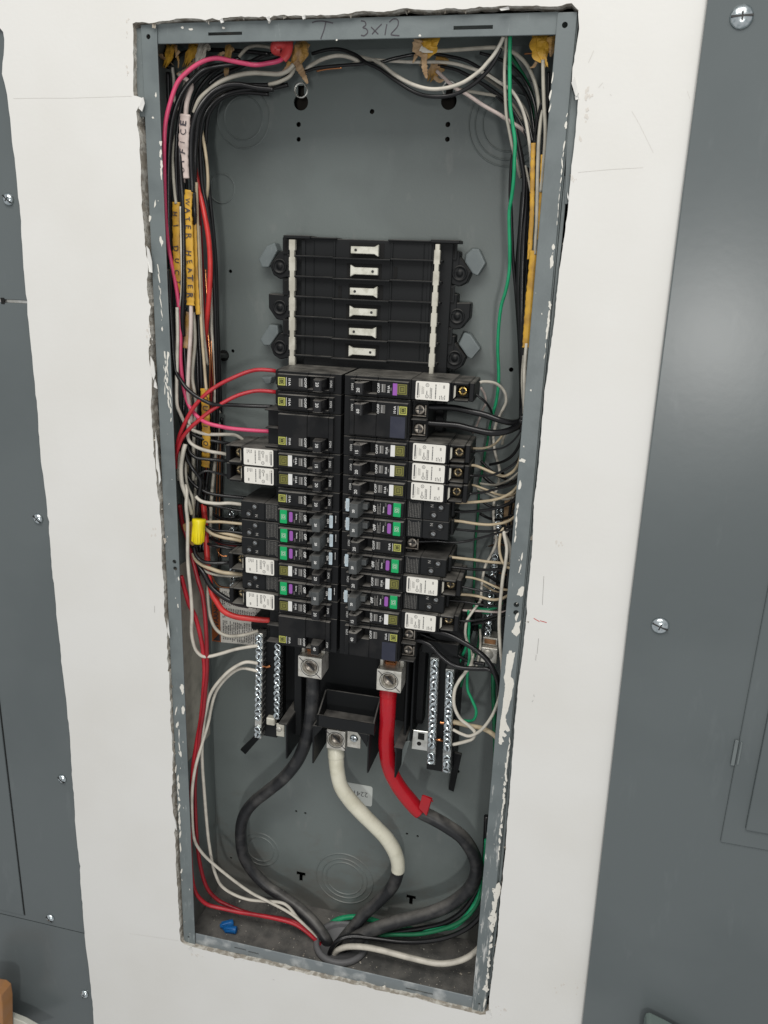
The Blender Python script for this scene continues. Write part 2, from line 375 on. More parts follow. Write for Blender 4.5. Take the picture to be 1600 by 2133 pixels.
for a in (((-0.9, 1.6), (1.3, 1.6)), ((-0.9, -0.75), (1.3, -0.75)), ((-0.9, -0.75), (-0.9, 1.6)), ((1.3, -0.75), (1.3, 1.6))):
    (x0, h0), (x1, h1) = a; mb.face([V(x0, h0, -0.13), V(x1, h1, -0.13), V(x1, h1, TH), V(x0, h0, TH)])
structure(mb.build('cavity_backing', 'cavity'))  # dark backing sheet added to block world light behind holes and gaps
# torn plaster flakes along the opening (paper and gypsum crumbs)
mb = MB()
for i in range(150):
    k = rr.randrange(len(hole)); x, h = hole[k]
    if x > 0.3 and rr.random() < 0.6: continue
    s_ = rr.uniform(0.0008, 0.0028); c = Vector((x + rr.uniform(-.0015, .0015), -rr.uniform(-0.007, 0.003), h + rr.uniform(-.0015, .0015)))
    vs = [c + Vector((rr.uniform(-1, 1), rr.uniform(-1, 1), rr.uniform(-1, 1) * 1.4)) * s_ for _ in range(5)]
    mb.mesh(vs, [(0, 1, 2), (0, 2, 3), (0, 3, 4), (1, 2, 3), (1, 3, 4), (0, 1, 4)], 0)
o = mb.build('plaster_crumbs', 'gyp'); o['kind'] = 'stuff'; tag(o, 'crumbled white plaster along the ragged edge of the wall opening', 'plaster')
def flap(pl, d=WD + .0003, lift=.0012):
    P_ = pxpoly(pl, d); cx = sum(p[0] for p in P_) / len(P_); n = len(P_); vs = []; 
    k = [ (x + (hash((round(x * 1e5), i)) % 7 - 3) * .00012, h, d + (lift if i % 3 == 1 else 0)) for i, (x, h) in enumerate(P_)]
    mbf.plate(k, (0, 0, -.0009))
mbf = MB()
for pl in ('291,205 300,203 302,215 296,232 290,226', '305,512 312,520 316,545 317,568 311,566 308,540', '314,742 322,755 324,780 320,792 315,775', '322,790 328,800 327,810 320,806', '324,900 329,930 330,985 326,975', '326,925 330,940 334,1000 331,1010', '349,1290 354,1318 353,1330 348,1316', '356,1520 360,1528 359,1542 355,1538', '362,1700 368,1712 368,1730 363,1722', '1190,172 1197,160 1202,180 1206,200 1199,200', '1197,200 1203,196 1206,206 1200,208', '390,1976 398,1972 402,1982 392,1986', '1012,2108 1020,2103 1026,2118 1014,2126', '458,40 464,38 466,46 461,48', '554,36 562,34 563,45 558,42', '628,34 636,31 636,38 631,40', '1040,18 1060,14 1062,19 1044,22'):
    flap(pl)
o = mbf.build('torn_paper', 'wall'); o['kind'] = 'stuff'; tag(o, 'small torn flakes of painted paper curling at the edge of the wall opening', 'paper flakes')
# marks on the wall: hairline cracks, smudges (thin paint ridges and pencil strokes)
def strokes(mb, segs, wd, d, mi=0, sc=None, px=True):
    for sg in segs:
        P_ = [Vector(at(x, y, d)) if px else Vector((x, y, d)) for x, y in sg]
        pts = smooth([V(*p) for p in P_], 4)
        n = len(pts); vs = []
        for i in range(n):
            t = (pts[min(i + 1, n - 1)] - pts[max(i - 1, 0)]).normalized(); s_ = Vector((-t.z, 0, t.x)) * wd / 2
            vs += [pts[i] - s_, pts[i] + s_]
        mb.mesh(vs, [(2 * i, 2 * i + 1, 2 * i + 3, 2 * i + 2) for i in range(n - 1)], mi)
mb = MB()
strokes(mb, [[(1316, 231), (1330, 255), (1345, 285), (1361, 318)], [(1204, 359), (1270, 353), (1340, 349)], [(28, 205), (90, 204), (150, 204), (275, 200)], [(1271, 196), (1274, 199)], [(1432, 190), (1437, 205)], [(270, 1945), (320, 1952), (372, 1960)], [(1257, 180), (1258, 184)]], 0.00028, WD + 0.00015)
strokes(mb, [[(1247, 182), (1256, 172)], [(1226, 130), (1237, 105)]], 0.0004, WD + 0.0002)
structure(mb.build('wall_hairline_marks', 'stain'))
mb = MB(); rq = random.Random(5)
for px, py, a, b, k in ((1226, 195, 9, 14, 9), (1222, 225, 4, 30, 7), (1208, 290, 4, 6, 5), (1196, 375, 5, 5, 4), (266, 100, 3, 60, 8), (312, 700, 6, 30, 8), (320, 1110, 5, 12, 6), (1172, 1133, 14, 3, 5), (410, 1990, 14, 3, 6), (1190, 2060, 40, 16, 10), (1045, 2100, 12, 14, 8)):
    for i in range(k):
        q = at(px + rq.uniform(-a, a), py + rq.uniform(-b, b), WD); s2 = rq.uniform(.0005, .0018)
        n = 7; mb.prism([(q[0] + math.cos(2 * PI * j / n) * s2 * rq.uniform(.3, 1), q[1] + math.sin(2 * PI * j / n) * s2 * rq.uniform(.5, 1.6)) for j in range(n)], WD - .0001, WD + .00004 + (px * 7 + i) % 40 * .000006)
o = mb.build('wall_smudges', 'smudge'); o['kind'] = 'stuff'; tag(o, 'faint brownish smudges on the white wall around the box', 'smudges')
mb = MB(); strokes(mb, [[(1112, 1288), (1117, 1291), (1124, 1295)], [(1125, 1293), (1139, 1297)]], 0.0006, WD + 0.0003)
tag(mb.build('pencil_mark', 'redink'), 'short red pencil tick on the white wall right of the box', 'pencil mark')
mb = MB(); strokes(mb, [[(322, 1262), (322, 1276)], [(1133, 1200), (1130, 1260)], [(1122, 1330), (1119, 1362)], [(1117, 1364), (1116, 1376)], [(1112, 1447), (1113, 1452)], [(1111, 1459), (1108, 1462)], [(568, 2040), (572, 2042)]], 0.00035, WD + 0.0003)
tag(mb.build('pencil_scratch', 'grayink'), 'fine dark scratches in a broken line on the white wall beside the box', 'scratch')

# ================================================================== BOX
box = thing('panel_box', (0.181, 0, -0.095), 'tall open grey steel electrical box set into the white wall', 'electrical panel')
W_, H_ = 0.362, 0.975
def cyl(mb, x, h, r_, d0, d1, n=20): mb.lathe((x, h, 0), [(r_, d0), (r_, d1)], n, sm=False)
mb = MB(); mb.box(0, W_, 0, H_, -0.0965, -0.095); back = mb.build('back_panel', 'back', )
cb = MB(); B0, B1 = -0.099, -0.092
for x, h, r_ in [(.1799, .9221, .0022), (.1082, .9112, .0023), (.1083, .8982, .0021), (.2517, .9111, .0023), (.252, .8987, .0022), (.0356, .7746, .0018), (.0365, .6945, .0018), (.3268, .6935, .0022), (.1083, .1397, .0015), (.1201, .1394, .0015), (.2479, .1375, .0015), (.2608, .1369, .0015), (.326, .589, .0025), (.0697, .305, .0115), (.103, .268, .0018), (.303, .235, .0022), (.02, .05, .0015)]:
    cyl(cb, x, h, r_, B0, B1)
for x in (.1105, .2515):
    cb.lathe((x, .9303, 0), [(.0072, B0), (.0072, B1)], 20, sm=False)
cut(back, cb.build('c', 'hole'))
cb = MB()
for x in (.1105, .2515): cb.box(x - .0032, x + .0032, .934, .9445, B0, B1)
for x, h in ((.115, .0445), (.257, .0435)): cb.box(x - .0022, x + .0022, h - .008, h + .003, B0, B1)
cut(back, cb.build('c', 'hole'))
cb = MB()
for x, h in ((.115, .0445), (.257, .0435)): cb.box(x - .0058, x + .0058, h + .0005, h + .006, B0, B1)
cut(back, cb.build('c', 'hole')); keep(back, box)
def ring(mb, x, h, r_, wd=0.0009, ht=0.0011, n=40, c=-0.095):
    mb.lathe((x, h, c), [(r_ - wd, -0.0002), (r_ - wd * .35, ht), (r_ + wd * .35, ht), (r_ + wd, -0.0002)], n, cap=False)
def knock(rs, x, h):
    mb = MB()
    for q in rs: ring(mb, x, h, q)
    keep(mb.build('knockout', 'back'), box)
knock((.0268, .0195), .0522, .9165); knock((.0135,), .0285, .853); knock((.0365, .031, .024), .3075, .9127)
knock((.0365, .029, .0235), .172, .0545); knock((.018, .024), .061, .073)
for x, h in ((.1105, .9405), (.2515, .9405)):
    mb = MB(); ring(mb, x, h, .0062, .0009, .001); keep(mb.build('keyhole_collar', 'tin'), box)
def wallp(name, *a, mt='back', bev=0.0003):
    mb = MB(); mb.box(*a); o = keep(mb.build(name, mt, bevel=bev), box); return o
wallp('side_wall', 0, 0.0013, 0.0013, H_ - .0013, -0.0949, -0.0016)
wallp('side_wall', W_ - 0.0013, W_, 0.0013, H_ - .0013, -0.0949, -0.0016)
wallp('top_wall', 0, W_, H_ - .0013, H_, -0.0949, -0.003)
mb = MB(); mb.box(0, W_, -0.0002, 0.0011, -0.0949, -0.003); flo = mb.build('bottom_wall', 'floorm')
cb = MB(); cb.lathe((.183, 0, -.047), [(.0265, -.01), (.0265, .01)], 32, sm=False, axis='h'); cut(flo, cb.build('c', 'hole')); keep(flo, box)
mb = MB(); mb.box(0.0016, .0148, .9592, H_ - .0005, -.0032, -.0018) if False else None
# flanges
mb = MB(); mb.box(.0135, .3478, .9595, H_, -.0032, -.0018); tf = mb.build('top_flange', 'flange', bevel=0.0004)
cb = MB(); cb.box(.0608, .0912, .9648, .9672, -.006, .002); cb.box(.268, .2988, .9645, .9672, -.006, .002); cut(tf, cb.build('c', 'hole')); keep(tf, box)
mb = MB(); mb.box(.0145, .348, 0.0003, .0162, -.0032, -.0018); bf = mb.build('bottom_flange', 'flange_low', bevel=0.0005)
cb = MB(); cb.box(.0645, .0795, .0078, .0096, -.006, .002); cb.box(.082, .095, .0062, .0082, -.006, .002); cb.box(.272, .303, .0058, .008, -.006, .002); cut(bf, cb.build('c', 'hole')); keep(bf, box)
def post(x0, x1, xo, holes):
    mb = MB(); mb.box(x0, x1, 0.0, H_ - .001, -.0014, 0.0)
    o = mb.build('side_flange', 'flange_r' if x0 > .1 else 'flange', bevel=0.0006, seg=2)
    cb = MB()
    for x, h, r_ in holes: cb.lathe((x, h, 0), [(r_, -.004), (r_, .004)], 16, sm=False)
    cut(o, cb.build('c', 'hole')); keep(o, box)
    mb = MB(); a, b = sorted((x0 if xo < 0 else x1, (x0 if xo < 0 else x1) + xo)); mb.box(a, b, .0005, H_ - .0025, -.0949, -.0022)
    keep(mb.build('outer_side_wall', 'flange', bevel=0.0004), box)
post(0.0, .0148, -.0012, [(.0068, .9648, .002), (.0096, .4896, .0022), (.0101, .4822, .0022), (.0065, .0105, .0014)])
post(.3472, .362, .0012, [(.3535, .9655, .0022), (.3563, .4891, .0026), (.3567, .4812, .0026), (.355, .0105, .0014)])
mb = MB(); mb.box(-.0072, -.0003, .903, .972, -.0040, -.0016); keep(mb.build('corner_tab', 'flange', bevel=0.0005), box)
mb = MB(); mb.box(.3634, .3664, .02, .86, -.0060, -.0046); keep(mb.build('side_lip', 'flange', bevel=0.0004), box)
mb = MB(); mb.prism(pxpoly('1183,185 1207,190 1208,215 1205,262 1194,345 1188,425 1176,425 1180,300', -.0030), -.0044, -.0030); keep(mb.build('upper_side_lip', 'flange', bevel=0.0003), box)
# marker writing on the top flange
mb = MB()
strokes(mb, [[(650, 47), (660, 44), (675, 44), (694, 48)], [(679, 45), (675, 62), (668, 81)],
    [(752, 43), (760, 45), (762, 52), (756, 57), (763, 60), (766, 67), (759, 74), (752, 73)],
    [(773, 56), (780, 63), (788, 71)], [(795, 50), (785, 60), (775, 71)], [(806, 50), (804, 60), (802, 73)],
    [(811, 46), (820, 39), (829, 42), (828, 55), (815, 70), (819, 73), (832, 74)]], 0.0009, -0.0016)
keep(mb.build('marker_writing', 'marker'), box)
# paint flecks on the flanges
def blob(mb, x, h, rx, rh, ang, d, rnd, n=11):
    pts = []
    for k in range(n):
        t = 2 * PI * k / n; q = rnd.uniform(0.55, 1.15); a, b = math.cos(t) * rx * q, math.sin(t) * rh * q
        pts.append((x + a * math.cos(ang) - b * math.sin(ang), h + a * math.sin(ang) + b * math.cos(ang)))
    mb.prism(pts, d - 0.0002, d + 0.0002)
mb = MB(); rp = random.Random(11)
FL = [(335, 330, 3, 26), (319, 245, 3, 2), (325, 198, 2, 4), (323, 425, 2, 8), (312, 455, 3, 6), (336, 503, 4, 9), (350, 740, 3, 10), (332, 590, 1.5, 26), (336, 630, 1.5, 20), (338, 685, 2, 6), (345, 770, 2, 30), (350, 800, 2.5, 40), (356, 845, 2, 28), (343, 790, 1, 22), (372, 1205, 2, 5), (371, 1262, 1.5, 5),
      (379, 1433, 5, 9), (382, 1478, 4, 10), (367, 1480, 1.5, 12), (369, 1510, 3, 9), (374, 1542, 2, 14), (376, 1570, 3, 8), (364, 1600, 1.5, 10), (372, 1650, 3, 30), (375, 1710, 3, 30), (376, 1765, 2, 12), (378, 1815, 2, 6),
      (1149, 180, 2, 14), (1146, 225, 1.5, 8), (1181, 262, 3, 7), (1182, 240, 1, 4), (1152, 530, 4, 14), (1148, 540, 3, 8), (1143, 668, 3, 30), (1140, 720, 1.5, 20), (1106, 813, 2, 2), (1091, 930, 2, 2), (1089, 959, 7, 5), (1083, 1010, 3, 12), (1076, 1088, 2.5, 36), (1087, 1160, 2, 12), (1083, 1185, 2, 12), (1085, 1232, 8, 12), (1076, 1300, 5, 17), (1074, 1315, 8, 6),
      (1063, 1375, 6, 16), (1058, 1400, 5, 16), (1057, 1430, 5, 22), (1055, 1460, 5, 26), (1050, 1490, 5, 22), (1046, 1515, 6, 14), (1049, 1530, 7, 6), (1042, 1545, 4, 8), (1062, 1580, 2, 40), (1058, 1640, 3, 60), (1053, 1700, 3, 40), (1048, 1760, 3, 26), (1040, 1860, 6, 12), (1030, 1885, 7, 20), (1027, 1915, 7, 18), (1037, 1940, 3, 20), (1025, 1985, 3, 30), (1022, 2035, 3, 30), (1019, 2075, 4, 16), (1012, 2060, 6, 5), (1185, 340, 1.5, 30), (1178, 430, 1.2, 30), (396, 60, 5, 2), (378, 56, 3, 2), (464, 57, 3, 2), (430, 42, 4, 3), (560, 40, 3, 6), (632, 36, 4, 3), (874, 73, 3, 2), (700, 82, 2, 1.5)]
for px, py, a, b in FL:
    x, h, _ = at(px, py, 0); sc = dist(at(px, py, 0)) / FPX; dd = 0.0001 if (x < .0148 or x > .3472) and h < .96 else -.0017
    x = min(max(x, .0005), .3612) if h < .96 else x
    if b > 12:
        k = int(b / 6)
        for j in range(k): blob(mb, x + rp.uniform(-.4, .4) * a * sc, h + (j / (k - 1) - .5) * 2 * b * sc, a * sc * rp.uniform(.4, 1.1), b * sc / k * rp.uniform(.8, 1.8), rp.uniform(-.2, .2), dd + rp.uniform(0, .00015), rp)
    else: blob(mb, x, h, a * sc, b * sc, rp.uniform(-.3, .3), dd, rp)
for i in range(45):
    sd = rp.random() < .6; x = rp.uniform(.349, .361) if sd else rp.uniform(.001, .013); h = rp.uniform(.01, .6) if rp.random() < .8 else rp.uniform(.6, .95)
    blob(mb, x, h, rp.uniform(.0002, .0006), rp.uniform(.0002, .0016), rp.uniform(-.5, .5), .0001, rp, 6)
for pl in ('1056,1362 1062,1360 1074,1358 1071,1370 1068,1385 1065,1398 1064,1410 1069,1414 1071,1424 1067,1438 1066,1450 1062,1464 1059,1480 1054,1490 1053,1500 1058,1512 1062,1521 1057,1524 1052,1520 1048,1526 1046,1536 1050,1544 1044,1548 1040,1545 1041,1520 1043,1500 1045,1486 1047,1470 1049,1454 1051,1440 1053,1425 1050,1412 1053,1400 1054,1380', '1040,1838 1034,1842 1030,1856 1029,1880 1025,1900 1030,1904 1034,1892 1036,1874 1041,1862 1043,1848', '1080,1296 1086,1292 1082,1306 1084,1318 1076,1326 1069,1320 1070,1308 1074,1298', '1146,545 1149,536 1151,540 1149,556 1146,560', '1143,655 1146,650 1144,680 1141,700 1139,690', '378,1432 383,1430 384,1442 380,1447 377,1440', '1034,1900 1030,1912 1027,1932 1030,1930 1034,1915'):
    P_ = pxpoly(pl, 0.0); P_ = ragged(P_ + [], .002, .0004, rp); mb.prism(P_, -.0003, .00022)
o = keep(mb.build('paint_flecks', 'paint'), box); o['kind'] = 'stuff'
# conduit bushing in the floor and the dirt lying there
mb = MB(); mb.lathe((.183, .0011, -.047), [(.0335, 0), (.0335, .003), (.0325, .0062), (.0285, .0066), (.0265, .004), (.0262, -.03)], 40, axis='h')
tag(mb.build('conduit_bushing', 'bushing'), 'round grey plastic bushing in the floor of the box where the cables leave', 'bushing')
mb = MB(); rd = random.Random(3)
for i in range(1300):
    x, dd = rd.uniform(.016, .345), rd.uniform(-.092, -.006)
    if math.hypot(x - .183, dd + .047) < .034: continue
    s_ = rd.uniform(.0003, .0011) * (2.2 if rd.random() < .10 else 1); c = V(x, .0015, dd)
    vs = [c + Vector((rd.uniform(-1, 1), rd.uniform(-1, 1), rd.uniform(-.1, .8))) * s_ for _ in range(4)]
    mb.mesh(vs, [(0, 1, 2), (0, 2, 3), (0, 3, 1), (1, 2, 3)], 0 if rd.random() < .5 else 1)
o = mb.build('debris', ['gyp', 'floorm']); o['kind'] = 'stuff'; tag(o, 'drywall crumbs and dust scattered on the floor of the box', 'debris')
def nut(p, ang, label):
    t = thing('wire_nut', p, label, 'wire nut', 'loose blue wire nuts')
    mb = MB(); mb.lathe((0, 0, 0), [(.0001, -.0005), (.0024, 0), (.0034, .004), (.0042, .012), (.0046, .0155), (.0036, .016), (.003, .012)], 12, axis='x')
    for k in range(8):
        a = 2 * PI * k / 8; mb.box(.002, .014, -.0004 + math.cos(a) * .0038, .0004 + math.cos(a) * .0038, math.sin(a) * .0038 - .0004, math.sin(a) * .0038 + .0004)
    o = mb.build('cap', 'nutblue', t); t.rotation_euler = (0, 0, ang); return t
nut((.0335, .0055, -.030), 0.62, 'blue wire nut lying on the box floor pointing up and away')
nut((.0395, .0056, -.0275), 0.12, 'blue wire nut lying flat on the box floor nearest the bushing')

# ================================================================== NEIGHBOUR COVERS
def screw(name, p, r_, parent, ang=0.3, mt='zinc', slotw=.16, hh=.45):
    mb = MB(); mb.lathe(p, [(r_, 0), (r_ * .97, r_ * .12), (r_ * .75, r_ * hh * .8), (r_ * .35, r_ * hh), (.0001, r_ * hh * 1.05)], 20)
    o = mb.build(name, mt); keep(o, parent)
    mb = MB(); c, s_ = math.cos(ang), math.sin(ang); a, b = r_ * .9, r_ * slotw / 2; z0, z1 = p[2] + r_ * hh * .2, p[2] + r_ * hh * 1.08
    for (la, lb) in ((a, b), (b * .9, a * .45)):
        mb.prism([(p[0] + u * c - v * s_, p[1] + u * s_ + v * c) for u, v in ((-la, -lb), (la, -lb), (la, lb), (-la, lb))], z0, z1 + (.00003 if la == a else .00005))
    sl = mb.build('slot', 'zincd'); sl.parent = o; sl.matrix_parent_inverse = (parent_matrix(parent)).inverted() if False else Matrix.Identity(4)
    return o
cov = thing('panel_cover', (.65, 0, .004), 'smooth grey steel cover of the neighbouring panel on the right', 'panel cover')
mb = MB(); mb.prism([(.4521, 1.25), (.4535, .85), (.4560, .5), (.4645, .0268), (.4672, -.12), (.4686, -.20), (.86, -.20), (.86, 1.25)], .0045, .010)
keep(mb.build('cover_plate', 'cover', bevel=0.0009, seg=2), cov)
mb = MB(); mb.box(.5645, .80, .281, .90, .0104, .0120); keep(mb.build('door', 'cover', bevel=0.0007), cov)
mb = MB(); mb.box(.583, .79, .3005, .88, .0119, .0150); keep(mb.build('door_emboss', 'cover', bevel=0.0028, seg=4), cov)
for hh in (.377, .80):
    mb = MB(); mb.box(.5608, .5640, hh - .013, hh + .013, .0101, .0124); mb.box(.5655, .5672, hh - .011, hh + .012, .0119, .013); keep(mb.build('hinge', 'grey', bevel=.0003), cov)
for p in ((1545, 35), (1375, 1303)):
    q = at(*p, .0101); screw('cover_screw', q, .0082 if p[1] < 100 else .0078, cov, 0.05 if p[1] < 100 else -.35)
cl = thing('panel_cover', (-.35, 0, -.004), 'darker grey cover of the neighbouring panel on the left behind the wavy wall edge', 'panel cover')
mb = MB(); mb.box(-.58, -.1205, -.021, .7385, -.003, .0005); keep(mb.build('cover_plate', 'cover', bevel=.0005), cl)
mb = MB(); mb.box(-.58, -.1205, .7415, 1.12, -.003, .0005); keep(mb.build('upper_plate', 'cover', bevel=.0005), cl)
mb = MB(); mb.box(-.58, -.1205, .7387, .7413, -.0032, -.0012); keep(mb.build('joint_strip', 'tin'), cl)
mb = MB(); mb.box(-.163, -.159, .737, .743, .0004, .0008); keep(mb.build('joint_notch', 'hole'), cl)
mb = MB(); mb.box(-.56, -.2195, -.0135, .73, .0008, .0022); keep(mb.build('door', 'cover', bevel=.0006), cl)
mb = MB(); mb.box(-.2192, -.2180, -.0145, .73, .00055, .0009); keep(mb.build('door_gap', 'hole'), cl)
for px, py in ((18, 415), (80, 1080), (130, 1622), (105, 1912)): screw('cover_screw', at(px, py, .0006), .0058 if py < 1100 else .0056, cl, -.7, hh=.6)
g = thing('trough_cover', (-.35, -.2, -.004), 'dark grey gutter cover below the left hand panel cover', 'trough cover')
mb = MB(); mb.box(-.58, -.1185, -.40, -.0235, -.006, -.0008); keep(mb.build('cover_plate', 'cover', bevel=.0006), g)
screw('cover_screw', at(177, 2070, -.0007), .0056, g, 1.2, hh=.6)
# things in front, at the bottom corners of the picture
mb = MB(); mb.prism(pxpoly('-60,2036 0,2038 14,2040 24,2048 27,2070 28,2160 -60,2200', .03), .03, .05); tag(mb.build('cardboard_box', 'card', bevel=.0015, seg=2), 'corner of a brown cardboard box at the lower left edge', 'box')
mb = MB(); mb.prism(pxpoly('-60,2092 26,2106 56,2118 104,2145 -60,2200', .02), .02, .028); tag(mb.build('pale_board', 'pale', bevel=.001), 'pale board edge lying beside the cardboard box', 'board')
mb = MB(); mb.prism(pxpoly('1338,2190 1341,2120 1345,2109 1353,2107 1385,2123 1440,2153 1500,2200', .016), .016, .035); tag(mb.build('plastic_tray', 'seafoam', bevel=.003, seg=3), 'rounded corner of a pale green plastic tray at the bottom right', 'tray')

# ================================================================== BUS INTERIOR
XC = .180
bus = thing('bus_interior', (XC, .60, -.095), 'black moulded bus base with six bare silver stabs above the breakers', 'bus assembly')
mb = MB()
mb.box(.106, .2665, .39, .808, -.0945, -.0745)
mb.box(.1225, .250, .395, .8085, -.0745, -.0705)
for x0, x1 in ((.0995, .1065), (.2655, .2725)):
    for k in range(3): mb.box(x0, x1, .705 + k * .0385, .726 + k * .0385 - .002, -.0945, -.077)
keep(mb.build('base', 'black2', bevel=.0006), bus)
mb = MB()
for x0, x1 in ((.1035, .1305), (.2465, .2735)): mb.box(x0, x1, .8075, .8105, -.088, -.0655)
mb.box(.1305, .156, .8078, .8095, -.088, -.0668); mb.box(.206, .2465, .8078, .8095, -.088, -.0668)
keep(mb.build('top_lip', 'black2', bevel=.0005), bus)
RIB = [.6976 + .0188 * k for k in range(6)]
for h in RIB:
    mb = MB(); mb.box(.1115, .1535, h - .0007, h + .0009, -.0706, -.0645); mb.box(.1535, .2095, h - .0014, h + .0001, -.0706, -.063); mb.box(.2095, .2545, h - .0007, h + .0009, -.0706, -.0645)
    mb.box(.1075, .1115, h - .001, h + .0012, -.075, -.066); mb.box(.2545, .2585, h - .001, h + .0012, -.075, -.066)
    keep(mb.build('rib', 'black2', bevel=.0003), bus)
for x0, x1 in ((.1205, .1245), (.1325, .1335), (.1525, .1545), (.2085, .2105), (.2395, .2405), (.2445, .2475)):
    mb = MB(); mb.box(x0, x1, .695, .8065, -.0707, -.0693 if x1 - x0 > .0015 else -.0698); keep(mb.build('spine', 'black2', bevel=.0003), bus)
for k in range(6):
    h = RIB[0] + .0188 * (k + .5) - .002; fl = 1 if k % 2 else -1
    mb = MB(); mb.box(.168 - (.002 if fl < 0 else 0), .200 + (.002 if fl > 0 else 0), h - .0066, h + .0066, -.0704, -.0700); keep(mb.build('stab_window', 'hole'), bus)
    a, b = (.1705, .1975); mb = MB()
    P_ = [(a, h - .0033), (b - .004, h - .0033), (b, h - .0055), (b, h + .0055), (b - .004, h + .0033), (a, h + .0033)]
    if fl < 0: P_ = [(a + b - x, hh) for x, hh in P_]
    mb.prism(P_, -.0695, -.0655); st = keep(mb.build('bus_stab', 'stab', bevel=.0005), bus)
    mb = MB(); xx = a + .005 if fl > 0 else b - .005; mb.lathe((xx, h, 0), [(.0013, -.0654), (.0013, -.0652)], 10, sm=False); o = mb.build('stab_hole', 'zincd'); o.parent = st
for (a, b) in ((.2135, .780), (.1595, .7605)):
    mb = MB(); mb.box(a - .0018, a + .0018, b - .0052, b + .0052, -.0704, -.0701); keep(mb.build('slot', 'hole'), bus)
# mounting rails (plug-on neutral), notched
for x0, x1, hb in ((.1096, .1159, .684), (.2505, .2563, .676)):
    P1, P2 = [], []; h = hb
    c = (x0 + x1) / 2; hw = (x1 - x0) / 2; k = 0
    while h < .806:
        ww = hw if k % 2 == 0 else hw * .72
        seg = .0125 if k % 2 == 0 else .0063; h2 = min(h + seg, .8065)
        P1 += [(c - ww, h), (c - ww, h2)]; P2 += [(c + ww, h), (c + ww, h2)]; h = h2; k += 1
    mb = MB(); mb.prism(P1 + P2[::-1], -.0685, -.064); keep(mb.build('neutral_rail', 'ivory', bevel=.0004), bus)
for sd in (0, 1):
    for k in range(3):
        h = .8010 - k * .0385; x = .1025 if sd == 0 else .2668
        mb = MB(); mb.box(x - .0032, x + .0032, h - .0075, h + .0075, -.0772, -.0752); mb.box(x - .0014, x + .0014, h - .006, h + .006, -.0752, -.0750, 1); keep(mb.build('clip_slot', ['black2', 'hole'], bevel=.0002), bus)
        h = .7815 - k * .0392; x = .0955 if sd == 0 else .2735; s_ = -1 if sd == 0 else 1
        if k == 1: P_ = [(x - s_ * .011, h + .012), (x + s_ * .012, h + .013), (x + s_ * .012, h - .001), (x + s_ * .004, h - .0115), (x - s_ * .003, h - .0125), (x - s_ * .011, h - .008)]
        else: P_ = [(x - s_ * .011, h + .014), (x - s_ * .001, h + .0145), (x + s_ * .0105, h + .001), (x + s_ * .007, h - .008), (x, h - .012), (x - s_ * .011, h - .009)]
        mb = MB(); mb.prism(P_, -.0945, -.0775); e = keep(mb.build('mounting_ear', 'black2', bevel=.0008), bus)
        mb = MB(); mb.lathe((x, h, -.0775), [(.0072, 0), (.0072, .0012), (.0058, .0014), (.0056, .0002), (.003, .0002), (.0026, .0012), (.0001, .0012)], 18); o = mb.build('ear_boss', 'black2'); o.parent = e
# bent-up tabs of the back pan
for pl in ('572,505 578,522 559,557 545,557 538,540 555,512', '561,676 578,678 580,694 562,720 549,720 541,707', '543,786 566,785 563,800 553,801', '985,517 998,518 1012,548 995,575 984,570 968,546 970,530', '967,692 981,697 1001,726 982,749 973,743 955,717'):
    mb = MB(); mb.prism(pxpoly(pl, -.081), -.0945, -.081); keep(mb.build('bent_tab', 'flange', bevel=.0016, seg=3), box)

# ================================================================== BREAKERS
# local frame: X = outward from the bus centre line, Z along the row, -Y out of the wall (w = d)
CACHE = {}; KIND = ['']
def part(key, parent, name, mats, fn, bevel=0, seg=1):
    o = part_(key, parent, name, mats, fn, bevel, seg)
    if name.endswith('_print'): o['kind'] = 'stuff'
    return o
def part_(key, parent, name, mats, fn, bevel=0, seg=1):
    k = (name, KIND[0]) + tuple(key)
    if k not in CACHE:
        mb = MB(); fn(mb); o = mb.build(name, mats, parent, bevel, seg); CACHE[k] = o.data; return o
    return link(name, CACHE[k], parent)
UX, UZ = Vector((1, 0, 0)), Vector((0, 0, 1))
def tx(mb, s_, u, v, w, size, mi=0, bold=0.0, wx=1.0): put_text(mb, s_, V(u, v, w), UZ, -UX, size, mi, bold, wx)
def flatbox(mb, u0, u1, v0, v1, w, mi=0): mb.face([V(u0, v0, w), V(u1, v0, w), V(u1, v1, w), V(u0, v1, w)], mi)
def outline(mb, u0, u1, v0, v1, w, t, mi):
    flatbox(mb, u0, u1, v0, v0 + t, w, mi); flatbox(mb, u0, u1, v1 - t, v1, w, mi); flatbox(mb, u0, u0 + t, v0 + t, v1 - t, w, mi); flatbox(mb, u1 - t, u1, v0 + t, v1 - t, w, mi)
def logo(mb, u, v, s_, w, bg, fg):
    if bg is not None: flatbox(mb, u - s_, u + s_, v - s_ * 1.05, v + s_ * 1.05, w, bg)
    z = w + .00008
    outline(mb, u - s_ * .84, u + s_ * .84, v - s_ * .88, v + s_ * .88, z, s_ * (.15 if fg == 6 else .24), fg)
    outline(mb, u - s_ * .46, u + s_ * .46, v - s_ * .49, v + s_ * .49, z, s_ * (.16 if fg == 6 else .13), fg)
    tx(mb, 'D', u, v, z, s_ * .45, fg, .0)
def rnd_rect(u0, u1, v0, v1, r_, n=4):
    P_ = []
    for cx, cy, a0 in ((u1 - r_, v1 - r_, 0), (u0 + r_, v1 - r_, PI / 2), (u0 + r_, v0 + r_, PI), (u1 - r_, v0 + r_, 1.5 * PI)):
        for k in range(n + 1):
            t = a0 + PI / 2 * k / n; P_.append((cx + math.cos(t) * r_, cy + math.sin(t) * r_))
    return P_
